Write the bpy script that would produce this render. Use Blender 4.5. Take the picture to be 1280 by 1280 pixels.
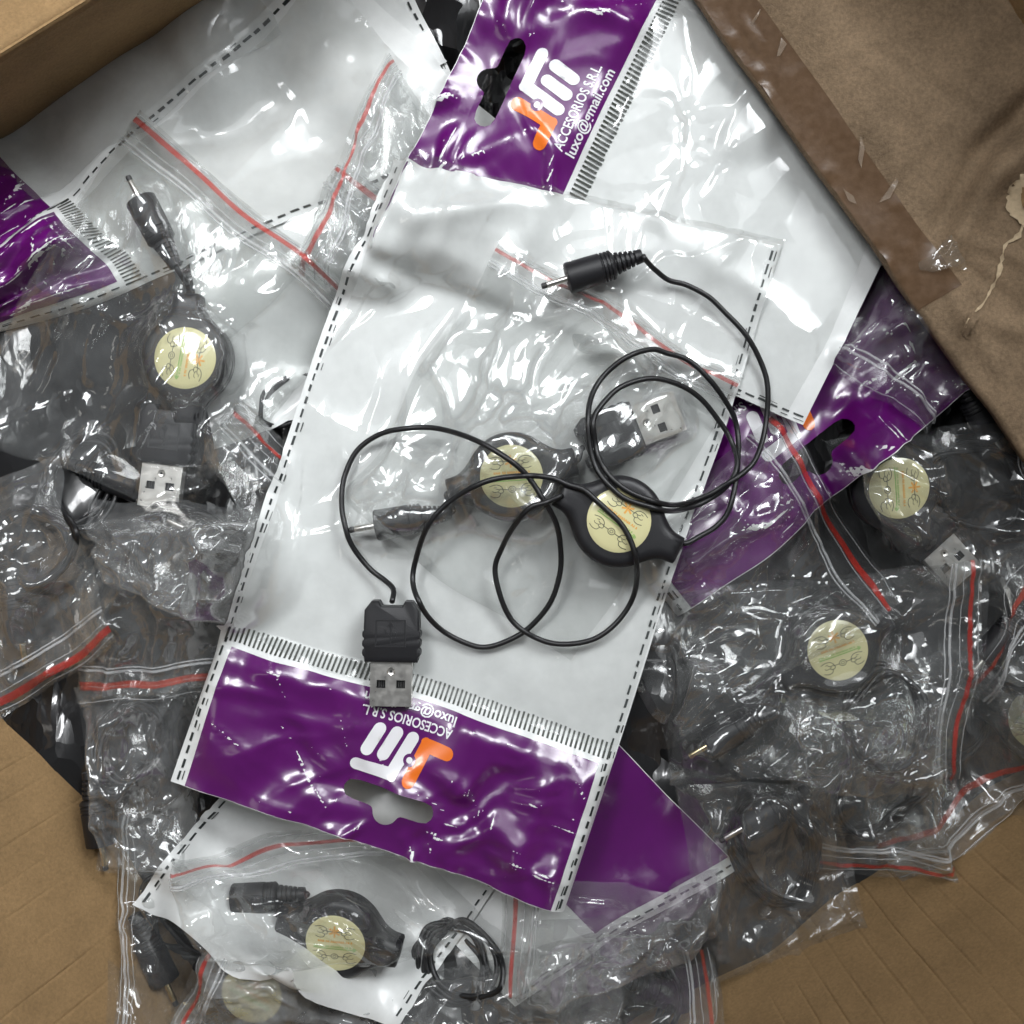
import bpy, bmesh, math, random
import numpy as np
from mathutils import Vector, Matrix
from mathutils.geometry import delaunay_2d_cdt

# ------------------------------------------------------------------ scene
scene = bpy.context.scene
for o in list(bpy.data.objects):
    bpy.data.objects.remove(o)
D = 15.45                                   # camera height over the top bag, 1 unit = 2.1 cm
scene.unit_settings.scale_length = 0.021
cam = bpy.data.objects.new('camera', bpy.data.cameras.new('camera'))
scene.collection.objects.link(cam)
cam.location = (0, 0, D)
cam.data.sensor_width = 36
cam.data.lens = 36 / (2 * 6.4 / D)
cam.data.clip_start = 0.1
cam.data.clip_end = 300
scene.camera = cam

world = bpy.data.worlds.new('World')
scene.world = world
world.use_nodes = True
bg = world.node_tree.nodes['Background']
bg.inputs[0].default_value = (0.93, 0.97, 1.0, 1)
bg.inputs[1].default_value = 0.10

def area(name, loc, target, size, size_y, power, color, spread=180):
    l = bpy.data.lights.new(name, 'AREA')
    l.shape = 'RECTANGLE'; l.size = size; l.size_y = size_y
    l.energy = power; l.color = color
    l.spread = math.radians(spread)
    o = bpy.data.objects.new(name, l)
    scene.collection.objects.link(o)
    o.location = loc
    d = Vector(target) - Vector(loc)
    o.rotation_euler = d.to_track_quat('-Z', 'Y').to_euler()
    return o
area('window_light', (14, 22, 26), (-5.0, 3.0, -2), 20, 13, 1350, (0.95, 0.98, 1.0), 52)
area('ceiling_light', (-12, 17, 32), (-4, 3.0, -2), 14, 8, 950, (0.97, 0.98, 1.0), 56)
area('overhead_light', (2, 26, 60), (0, 0, -2), 60, 26, 7500, (0.95, 0.98, 1.0))
area('far_light', (-30, -8, 30), (-5, 2, -2), 4, 12, 350, (1.0, 0.95, 0.88))

scene.view_settings.view_transform = 'Standard'
scene.view_settings.look = 'None'
scene.view_settings.gamma = 1
scene.view_settings.exposure = 0.0
scene.render.engine = 'CYCLES'
cy = scene.cycles
cy.max_bounces = 7
cy.diffuse_bounces = 3
cy.glossy_bounces = 2
cy.use_adaptive_sampling = True
cy.adaptive_threshold = 0.04
cy.transmission_bounces = 6
cy.transparent_max_bounces = 40
cy.caustics_reflective = False
cy.caustics_refractive = False
cy.use_denoising = True
try:
    cy.denoiser = 'OPENIMAGEDENOISE'
except Exception:
    pass

# ------------------------------------------------------------------ basics
def at(px, py, z=0.0):
    """photo pixel and height -> world point"""
    k = (D - z) / D / 100.0
    return np.array(((px - 640) * k, (640 - py) * k, z))

def link(o):
    scene.collection.objects.link(o)
    return o

class Thing:
    def __init__(self, name, label, cat, loc=(0, 0, 0), group=None):
        o = bpy.data.objects.new(name, None)
        o.empty_display_size = 0.2
        link(o)
        o.location = loc
        o['label'] = label
        o['category'] = cat
        if group:
            o['group'] = group
        self.o = o
        self.loc = Vector(loc)

def mesh(name, verts, faces, mats, parent=None, loc=None, smooth=True, fmat=None, kind=None):
    """verts in world space; stored relative to the thing"""
    me = bpy.data.meshes.new(name)
    off = np.array(loc if loc is not None else (0, 0, 0), dtype=float)
    v = np.asarray(verts, dtype=float).reshape(-1, 3) - off
    me.from_pydata(v.tolist(), [], [list(map(int, f)) for f in faces])
    if not isinstance(mats, (list, tuple)):
        mats = [mats]
    for m in mats:
        me.materials.append(m)
    if fmat is not None:
        me.polygons.foreach_set('material_index', list(fmat))
    if smooth:
        me.polygons.foreach_set('use_smooth', [True] * len(me.polygons))
    me.update()
    o = bpy.data.objects.new(name, me)
    link(o)
    if parent is not None:
        o.parent = parent
    if kind:
        o['kind'] = kind
    return o

# ------------------------------------------------------------------ materials
def mat(name):
    m = bpy.data.materials.new(name)
    m.use_nodes = True
    nt = m.node_tree
    nt.nodes.clear()
    return m, nt, nt.nodes.new('ShaderNodeOutputMaterial')

def N(nt, t, **kw):
    n = nt.nodes.new(t)
    for k, v in kw.items():
        if k.startswith('i_'):
            key = k[2:]
            key = int(key) if key.isdigit() else key.replace('_', ' ')
            n.inputs[key].default_value = v
        else:
            setattr(n, k, v)
    return n

def simple(name, col, rough=0.5, metal=0.0, coat=0.0, spec=0.5, noise=None, bump=None, coat_rough=0.05, colvar=0.0):
    m, nt, out = mat(name)
    p = N(nt, 'ShaderNodeBsdfPrincipled')
    p.inputs['Base Color'].default_value = (*col, 1)
    p.inputs['Roughness'].default_value = rough
    p.inputs['Metallic'].default_value = metal
    p.inputs['Coat Weight'].default_value = coat
    p.inputs['Coat Roughness'].default_value = coat_rough
    p.inputs['Specular IOR Level'].default_value = spec
    nt.links.new(p.outputs[0], out.inputs[0])
    tc = N(nt, 'ShaderNodeTexCoord')
    if colvar:
        n = N(nt, 'ShaderNodeTexNoise', i_Scale=3.0, i_Detail=6.0)
        nt.links.new(tc.outputs['Object'], n.inputs['Vector'])
        r = N(nt, 'ShaderNodeMapRange')
        r.inputs['To Min'].default_value = 1 - colvar
        r.inputs['To Max'].default_value = 1 + colvar
        nt.links.new(n.outputs[0], r.inputs[0])
        mx = N(nt, 'ShaderNodeMix', data_type='RGBA', blend_type='MULTIPLY')
        mx.inputs[0].default_value = 1
        mx.inputs[6].default_value = (*col, 1)
        nt.links.new(r.outputs[0], mx.inputs[7])
        nt.links.new(mx.outputs[2], p.inputs['Base Color'])
    if noise:
        n = N(nt, 'ShaderNodeTexNoise', i_Scale=noise, i_Detail=5.0)
        nt.links.new(tc.outputs['Object'], n.inputs['Vector'])
        r = N(nt, 'ShaderNodeMapRange')
        r.inputs['To Min'].default_value = max(0.02, rough - 0.12)
        r.inputs['To Max'].default_value = min(1, rough + 0.12)
        nt.links.new(n.outputs[0], r.inputs[0])
        nt.links.new(r.outputs[0], p.inputs['Roughness'])
    if bump:
        sc, st = bump
        n = N(nt, 'ShaderNodeTexNoise', i_Scale=sc, i_Detail=4.0)
        nt.links.new(tc.outputs['Object'], n.inputs['Vector'])
        b = N(nt, 'ShaderNodeBump', i_Strength=st, i_Distance=0.02)
        nt.links.new(n.outputs[0], b.inputs['Height'])
        nt.links.new(b.outputs[0], p.inputs['Normal'])
        if coat:
            nt.links.new(b.outputs[0], p.inputs['Coat Normal'])
    return m

def crinkle(nt, scale=1.6, strength=0.35, fine=0.5):
    """crumpled-film relief: long sharp creases in several directions, with finer ones where the film is bunched"""
    tc = N(nt, 'ShaderNodeTexCoord')
    total = None
    for k, (ang, sc, w) in enumerate(((0.4, scale * 0.62, 1.0), (1.75, scale * 0.8, 0.8), (2.7, scale * 2.3, 0.16 * fine * 2), (1.1, scale * 3.4, 0.09 * fine * 2))):
        mp = N(nt, 'ShaderNodeMapping')
        mp.inputs['Rotation'].default_value = (0, 0, ang)
        mp.inputs['Scale'].default_value = (1.0, 0.42, 0.6)
        mp.inputs['Location'].default_value = (3.7 * k, 1.3 * k, 0.7 * k)
        nt.links.new(tc.outputs['Object'], mp.inputs[0])
        n = N(nt, 'ShaderNodeTexNoise', i_Scale=sc, i_Detail=1.5, i_Roughness=0.45, i_Distortion=0.5)
        nt.links.new(mp.outputs[0], n.inputs['Vector'])
        a = N(nt, 'ShaderNodeMath', operation='SUBTRACT'); a.inputs[1].default_value = 0.5
        nt.links.new(n.outputs[0], a.inputs[0])
        b = N(nt, 'ShaderNodeMath', operation='ABSOLUTE')
        nt.links.new(a.outputs[0], b.inputs[0])
        c = N(nt, 'ShaderNodeMath', operation='MULTIPLY_ADD')
        nt.links.new(b.outputs[0], c.inputs[0])
        c.inputs[1].default_value = -w * 2.2
        if total is None:
            c.inputs[2].default_value = 0.0
        else:
            nt.links.new(total, c.inputs[2])
        total = c.outputs[0]
    pn = N(nt, 'ShaderNodeTexNoise', i_Scale=scale * 0.45, i_Detail=1.0)
    nt.links.new(tc.outputs['Object'], pn.inputs['Vector'])
    pr = N(nt, 'ShaderNodeMapRange')
    pr.inputs['From Min'].default_value = 0.42
    pr.inputs['From Max'].default_value = 0.68
    pr.inputs['To Min'].default_value = strength * 0.1
    pr.inputs['To Max'].default_value = strength
    nt.links.new(pn.outputs[0], pr.inputs[0])
    # flat little facets, as crumpled film breaks into, in the bunched patches
    geo = N(nt, 'ShaderNodeNewGeometry')
    wn = N(nt, 'ShaderNodeTexNoise', i_Scale=scale * 1.2, i_Detail=1.0)
    nt.links.new(tc.outputs['Object'], wn.inputs['Vector'])
    wv = N(nt, 'ShaderNodeVectorMath', operation='MULTIPLY_ADD')
    nt.links.new(wn.outputs['Color'], wv.inputs[0]); wv.inputs[1].default_value = (0.8, 0.8, 0.8)
    nt.links.new(tc.outputs['Object'], wv.inputs[2])
    fm = N(nt, 'ShaderNodeMapping')
    fm.inputs['Rotation'].default_value = (0, 0, 0.7)
    fm.inputs['Scale'].default_value = (1.0, 0.4, 0.6)
    nt.links.new(wv.outputs[0], fm.inputs[0])
    vo = N(nt, 'ShaderNodeTexVoronoi', feature='F1', i_Scale=scale * 2.3)
    nt.links.new(fm.outputs[0], vo.inputs['Vector'])
    sb = N(nt, 'ShaderNodeVectorMath', operation='SUBTRACT'); sb.inputs[1].default_value = (0.5, 0.5, 0.5)
    nt.links.new(vo.outputs['Color'], sb.inputs[0])
    scl = N(nt, 'ShaderNodeVectorMath', operation='SCALE')
    nt.links.new(sb.outputs[0], scl.inputs[0])
    fk = N(nt, 'ShaderNodeMath', operation='MULTIPLY'); fk.inputs[1].default_value = 2.6 * fine
    nt.links.new(pr.outputs[0], fk.inputs[0])
    nt.links.new(fk.outputs[0], scl.inputs['Scale'])
    ad = N(nt, 'ShaderNodeVectorMath', operation='ADD')
    nt.links.new(geo.outputs['Normal'], ad.inputs[0]); nt.links.new(scl.outputs[0], ad.inputs[1])
    nm = N(nt, 'ShaderNodeVectorMath', operation='NORMALIZE')
    nt.links.new(ad.outputs[0], nm.inputs[0])
    b = N(nt, 'ShaderNodeBump', i_Strength=strength, i_Distance=0.16)
    nt.links.new(nm.outputs[0], b.inputs['Normal'])
    nt.links.new(pr.outputs[0], b.inputs['Strength'])
    nt.links.new(total, b.inputs['Height'])
    return b

def film_material(name, haze=0.10, refl=1.7, scale=1.6, strength=0.3, fine=0.5, rough=0.1, tint=(0.97, 0.975, 0.97), hazecol=(0.85, 0.87, 0.88)):
    m, nt, out = mat(name)
    b = crinkle(nt, scale, strength, fine)
    tr = N(nt, 'ShaderNodeBsdfTransparent')
    tr.inputs[0].default_value = (*tint, 1)
    df = N(nt, 'ShaderNodeBsdfDiffuse')
    df.inputs[0].default_value = (*hazecol, 1)
    tl = N(nt, 'ShaderNodeBsdfTranslucent')
    tl.inputs[0].default_value = (*hazecol, 1)
    nt.links.new(b.outputs[0], df.inputs['Normal'])
    dd = N(nt, 'ShaderNodeMixShader', i_0=0.5)
    nt.links.new(df.outputs[0], dd.inputs[1])
    nt.links.new(tl.outputs[0], dd.inputs[2])
    tc = N(nt, 'ShaderNodeTexCoord')
    hn = N(nt, 'ShaderNodeTexNoise', i_Scale=2.2, i_Detail=5.0, i_Roughness=0.6)
    nt.links.new(tc.outputs['Object'], hn.inputs['Vector'])
    hr = N(nt, 'ShaderNodeMapRange')
    hr.inputs['From Min'].default_value = 0.3
    hr.inputs['From Max'].default_value = 0.7
    hr.inputs['To Min'].default_value = haze * 0.55
    hr.inputs['To Max'].default_value = haze * 1.45
    nt.links.new(hn.outputs[0], hr.inputs[0])
    base = N(nt, 'ShaderNodeMixShader')
    nt.links.new(hr.outputs[0], base.inputs[0])
    nt.links.new(tr.outputs[0], base.inputs[1])
    nt.links.new(dd.outputs[0], base.inputs[2])
    gl = N(nt, 'ShaderNodeBsdfGlossy', i_Roughness=rough)
    nt.links.new(b.outputs[0], gl.inputs['Normal'])
    fr = N(nt, 'ShaderNodeFresnel', i_IOR=1.5)
    nt.links.new(b.outputs[0], fr.inputs['Normal'])
    mu = N(nt, 'ShaderNodeMath', operation='MULTIPLY', use_clamp=True)
    mu.inputs[1].default_value = refl
    nt.links.new(fr.outputs[0], mu.inputs[0])
    mn = N(nt, 'ShaderNodeMath', operation='MINIMUM')
    mn.inputs[1].default_value = 0.2
    nt.links.new(mu.outputs[0], mn.inputs[0])
    fin = N(nt, 'ShaderNodeMixShader')
    nt.links.new(mn.outputs[0], fin.inputs[0])
    nt.links.new(base.outputs[0], fin.inputs[1])
    nt.links.new(gl.outputs[0], fin.inputs[2])
    nt.links.new(fin.outputs[0], out.inputs[0])
    return m

def panel_material(name, col, rough, coat, scale, strength, fine=0.3):
    m, nt, out = mat(name)
    b = crinkle(nt, scale, strength, fine)
    p = N(nt, 'ShaderNodeBsdfPrincipled')
    p.inputs['Base Color'].default_value = (*col, 1)
    p.inputs['Roughness'].default_value = rough
    p.inputs['Coat Weight'].default_value = coat
    p.inputs['Coat Roughness'].default_value = 0.15
    tc = N(nt, 'ShaderNodeTexCoord')
    n = N(nt, 'ShaderNodeTexNoise', i_Scale=1.3, i_Detail=7.0, i_Roughness=0.65)
    nt.links.new(tc.outputs['Object'], n.inputs['Vector'])
    r = N(nt, 'ShaderNodeMapRange')
    r.inputs['From Min'].default_value = 0.3; r.inputs['From Max'].default_value = 0.7
    r.inputs['To Min'].default_value = 0.86; r.inputs['To Max'].default_value = 1.06
    nt.links.new(n.outputs[0], r.inputs[0])
    mx = N(nt, 'ShaderNodeMix', data_type='RGBA', blend_type='MULTIPLY')
    mx.inputs[0].default_value = 1
    mx.inputs[6].default_value = (*col, 1)
    nt.links.new(r.outputs[0], mx.inputs[7])
    nt.links.new(mx.outputs[2], p.inputs['Base Color'])
    nt.links.new(b.outputs[0], p.inputs['Normal'])
    nt.links.new(b.outputs[0], p.inputs['Coat Normal'])
    nt.links.new(p.outputs[0], out.inputs[0])
    return m

def cardboard_material(name, col, fleck=0.16, rough=0.85):
    m, nt, out = mat(name)
    tc = N(nt, 'ShaderNodeTexCoord')
    p = N(nt, 'ShaderNodeBsdfPrincipled', i_Roughness=rough)
    p.inputs['Specular IOR Level'].default_value = 0.25
    n1 = N(nt, 'ShaderNodeTexNoise', i_Scale=1.1, i_Detail=9.0, i_Roughness=0.68)
    n2 = N(nt, 'ShaderNodeTexNoise', i_Scale=20.0, i_Detail=6.0, i_Roughness=0.75)
    mp = N(nt, 'ShaderNodeMapping')
    mp.inputs['Scale'].default_value = (1, 1, 1)
    nt.links.new(tc.outputs['Object'], mp.inputs[0])
    nt.links.new(mp.outputs[0], n1.inputs['Vector'])
    nt.links.new(mp.outputs[0], n2.inputs['Vector'])
    a = N(nt, 'ShaderNodeMath', operation='MULTIPLY_ADD')
    nt.links.new(n1.outputs[0], a.inputs[0])
    a.inputs[1].default_value = 0.8
    nt.links.new(n2.outputs[0], a.inputs[2])
    r = N(nt, 'ShaderNodeMapRange')
    r.inputs['From Min'].default_value = 0.62
    r.inputs['From Max'].default_value = 1.18
    r.inputs['To Min'].default_value = 1 - fleck
    r.inputs['To Max'].default_value = 1 + fleck
    nt.links.new(a.outputs[0], r.inputs[0])
    mx = N(nt, 'ShaderNodeMix', data_type='RGBA', blend_type='MULTIPLY')
    mx.inputs[0].default_value = 1
    mx.inputs[6].default_value = (*col, 1)
    nt.links.new(r.outputs[0], mx.inputs[7])
    nt.links.new(mx.outputs[2], p.inputs['Base Color'])
    b = N(nt, 'ShaderNodeBump', i_Strength=0.5, i_Distance=0.03)
    nt.links.new(n2.outputs[0], b.inputs['Height'])
    nt.links.new(b.outputs[0], p.inputs['Normal'])
    nt.links.new(p.outputs[0], out.inputs[0])
    return m

def stripe_material(name, col, alpha):
    m, nt, out = mat(name)
    tr = N(nt, 'ShaderNodeBsdfTransparent')
    p = N(nt, 'ShaderNodeBsdfPrincipled', i_Roughness=0.25)
    p.inputs['Base Color'].default_value = (*col, 1)
    mx = N(nt, 'ShaderNodeMixShader', i_0=alpha)
    nt.links.new(tr.outputs[0], mx.inputs[1])
    nt.links.new(p.outputs[0], mx.inputs[2])
    nt.links.new(mx.outputs[0], out.inputs[0])
    return m

M = dict(
    film=film_material('clear_film', haze=0.16, refl=1.8, scale=1.1, strength=0.14, fine=0.6),
    film_clear=film_material('clear_film_thin', haze=0.085, refl=1.7, scale=1.1, strength=0.14, fine=0.6),
    film_milky=film_material('milky_film', haze=0.34, refl=1.5, scale=1.1, strength=0.14, fine=0.6),
    film_soft=film_material('clear_film_taut', haze=0.06, refl=1.8, scale=0.9, strength=0.12, fine=0.45, rough=0.11),
    film_back=film_material('clear_film_back', haze=0.05, refl=1.0, scale=1.7, strength=0.3),
    white=panel_material('white_pearl_film', (0.74, 0.755, 0.745), 0.32, 0.25, 0.9, 0.06),
    purple=panel_material('purple_print', (0.10, 0.002, 0.12), 0.32, 1.0, 0.8, 0.10),
    ink_white=simple('white_ink', (0.78, 0.78, 0.80), 0.3, coat=0.5),
    ink_orange=simple('orange_ink', (0.80, 0.17, 0.015), 0.3, coat=0.5),
    ink_black=simple('black_ink', (0.02, 0.025, 0.025), 0.5),
    ink_line=simple('grey_line_ink', (0.045, 0.05, 0.04), 0.5),
    ink_green=simple('green_ink', (0.27, 0.46, 0.12), 0.5),
    ink_amber=simple('amber_ink', (0.72, 0.36, 0.07), 0.5),
    black=simple('black_plastic', (0.010, 0.010, 0.012), 0.42, bump=(60, 0.08), noise=8),
    rubber=simple('black_rubber', (0.009, 0.009, 0.011), 0.5, bump=(50, 0.1)),
    cordm=simple('black_cord', (0.008, 0.008, 0.009), 0.42),
    metal=simple('nickel', (0.78, 0.76, 0.72), 0.32, metal=1.0, noise=12, bump=(14, 0.04)),
    brass=simple('brass_tip', (0.80, 0.66, 0.40), 0.25, metal=1.0),
    inner=simple('plug_core', (0.03, 0.03, 0.03), 0.6),
    sticker=simple('cream_sticker', (0.66, 0.62, 0.34), 0.35, coat=0.9, colvar=0.05),
    red=stripe_material('red_zip_print', (0.46, 0.035, 0.025), 0.66),
    redpale=stripe_material('pale_red_zip_print', (0.52, 0.07, 0.04), 0.5),
    ridge=stripe_material('zip_ridge', (0.75, 0.76, 0.77), 0.3),
    card=cardboard_material('kraft_board', (0.28, 0.178, 0.084), 0.26),
    flap=cardboard_material('kraft_board_flap', (0.225, 0.158, 0.098), 0.42),
    torn=cardboard_material('torn_paper', (0.55, 0.43, 0.28), 0.15),
)
def tape_material():
    m, nt, out = mat('brown_tape')
    tc = N(nt, 'ShaderNodeTexCoord')
    p = N(nt, 'ShaderNodeBsdfPrincipled', i_Roughness=0.3)
    n = N(nt, 'ShaderNodeTexNoise', i_Scale=9.0, i_Detail=6.0)
    nt.links.new(tc.outputs['Object'], n.inputs['Vector'])
    cr = N(nt, 'ShaderNodeValToRGB')
    cr.color_ramp.elements[0].position = 0.3
    cr.color_ramp.elements[0].color = (0.10, 0.055, 0.026, 1)
    cr.color_ramp.elements[1].position = 0.75
    cr.color_ramp.elements[1].color = (0.145, 0.088, 0.05, 1)
    nt.links.new(n.outputs[0], cr.inputs[0])
    nt.links.new(cr.outputs[0], p.inputs['Base Color'])
    b = N(nt, 'ShaderNodeBump', i_Strength=0.15, i_Distance=0.03)
    nt.links.new(n.outputs[0], b.inputs['Height'])
    nt.links.new(b.outputs[0], p.inputs['Normal'])
    nt.links.new(p.outputs[0], out.inputs[0])
    return m
M['tape'] = tape_material()
def heap_material():
    m, nt, out = mat('heap_dark_film')
    b = crinkle(nt, 1.3, 0.9, 0.8)
    p = N(nt, 'ShaderNodeBsdfPrincipled', i_Roughness=0.3)
    p.inputs['Base Color'].default_value = (0.012, 0.012, 0.013, 1)
    p.inputs['Coat Weight'].default_value = 0.8
    p.inputs['Coat Roughness'].default_value = 0.08
    nt.links.new(b.outputs[0], p.inputs['Normal'])
    nt.links.new(b.outputs[0], p.inputs['Coat Normal'])
    nt.links.new(p.outputs[0], out.inputs[0])
    return m
M['heap'] = heap_material()

# ------------------------------------------------------------------ height field of the pile
HX0, HST, HN = -10.0, 0.04, 501
H = np.full((HN, HN), -2.6, dtype=np.float32)
gx = HX0 + HST * np.arange(HN)
GX, GY = np.meshgrid(gx, gx)

def smooth_noise(shape, cells, rng):
    ny, nx = shape
    c = rng.standard_normal((cells + 3, cells + 3))
    yy = np.linspace(0, cells - 1e-6, ny); xx = np.linspace(0, cells - 1e-6, nx)
    iy = yy.astype(int); ix = xx.astype(int)
    fy = (yy - iy)[:, None]; fx = (xx - ix)[None, :]
    fy = fy * fy * (3 - 2 * fy); fx = fx * fx * (3 - 2 * fx)
    a = c[iy][:, ix]; b = c[iy][:, ix + 1]; d = c[iy + 1][:, ix]; e = c[iy + 1][:, ix + 1]
    return (a * (1 - fx) + b * fx) * (1 - fy) + (d * (1 - fx) + e * fx) * fy

def hidx(x, y):
    ix = np.clip(((x - HX0) / HST + 0.5).astype(np.int32), 0, HN - 1)
    iy = np.clip(((y - HX0) / HST + 0.5).astype(np.int32), 0, HN - 1)
    return iy, ix

def hs(x, y):
    """bilinear sample"""
    fx = np.clip((x - HX0) / HST, 0, HN - 1.001); fy = np.clip((y - HX0) / HST, 0, HN - 1.001)
    ix = fx.astype(np.int32); iy = fy.astype(np.int32)
    fx = fx - ix; fy = fy - iy
    return ((H[iy, ix] * (1 - fx) + H[iy, ix + 1] * fx) * (1 - fy) +
            (H[iy + 1, ix] * (1 - fx) + H[iy + 1, ix + 1] * fx) * fy)

def stamp_points(P, lift=0.012):
    iy, ix = hidx(P[..., 0], P[..., 1])
    np.maximum.at(H, (iy, ix), (P[..., 2] + lift).astype(np.float32))

def stamp_grid(P, lift=0.012):
    up = P
    for _ in range(1):
        a = np.empty((up.shape[0] * 2 - 1, up.shape[1], 3))
        a[0::2] = up; a[1::2] = (up[1:] + up[:-1]) / 2
        b = np.empty((a.shape[0], a.shape[1] * 2 - 1, 3))
        b[:, 0::2] = a; b[:, 1::2] = (a[:, 1:] + a[:, :-1]) / 2
        up = b
    stamp_points(up, lift)

def stamp_capsule(p, q, r, ztop):
    """round bar between two xy points with top height ztop"""
    p = np.array(p[:2]); q = np.array(q[:2])
    d = q - p; L2 = max(1e-9, d @ d)
    t = np.clip(((GX - p[0]) * d[0] + (GY - p[1]) * d[1]) / L2, 0, 1)
    dist = np.hypot(GX - p[0] - t * d[0], GY - p[1] - t * d[1])
    z = ztop - r + np.sqrt(np.clip(r * r - dist * dist, 0, None))
    np.copyto(H, np.maximum(H, z), where=dist < r)

def stamp_box(m, x0, x1, y0, y1, zt):
    """flat-topped block in the local frame m"""
    mi = m.inverted()
    lx = mi[0][0] * GX + mi[0][1] * GY + mi[0][3] + mi[0][2] * zt
    ly = mi[1][0] * GX + mi[1][1] * GY + mi[1][3] + mi[1][2] * zt
    k = (lx > x0) & (lx < x1) & (ly > y0) & (ly < y1)
    c = m @ Vector((0, 0, zt))
    ax, ay = m.to_3x3() @ Vector((1, 0, 0)), m.to_3x3() @ Vector((0, 1, 0))
    z = c.z + lx * ax.z + ly * ay.z
    np.copyto(H, np.maximum(H, z).astype(np.float32), where=k)

def stamp_disc(c, R, ztop, edge=0.08):
    dist = np.hypot(GX - c[0], GY - c[1])
    z = ztop - edge * np.clip((dist - (R - edge)) / edge, 0, 1) ** 2
    np.copyto(H, np.maximum(H, z), where=dist < R)

def rest_height(px, py, r_px, q=85, zg=-0.8):
    """height a rigid thing of that radius rests at, at a photo pixel"""
    z = zg
    for _ in range(3):
        c = at(px, py, z)
        r = r_px / 100 * (D - z) / D
        m = (GX - c[0]) ** 2 + (GY - c[1]) ** 2 < r * r
        z = float(np.percentile(H[m], q))
    return z

# ------------------------------------------------------------------ cloth
def _proj(A, B, rest, k):
    d = B - A
    L = np.sqrt((d * d).sum(-1)) + 1e-9
    c = (k * 0.5 * (1 - rest / L))[..., None] * d
    A += c; B -= c

def _bend(A, B, rest, k):
    d = B - A
    L = np.sqrt((d * d).sum(-1)) + 1e-9
    f = np.minimum(0, 1 - rest / L) * (k * 0.5)
    c = f[..., None] * d
    A += c; B -= c

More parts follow.
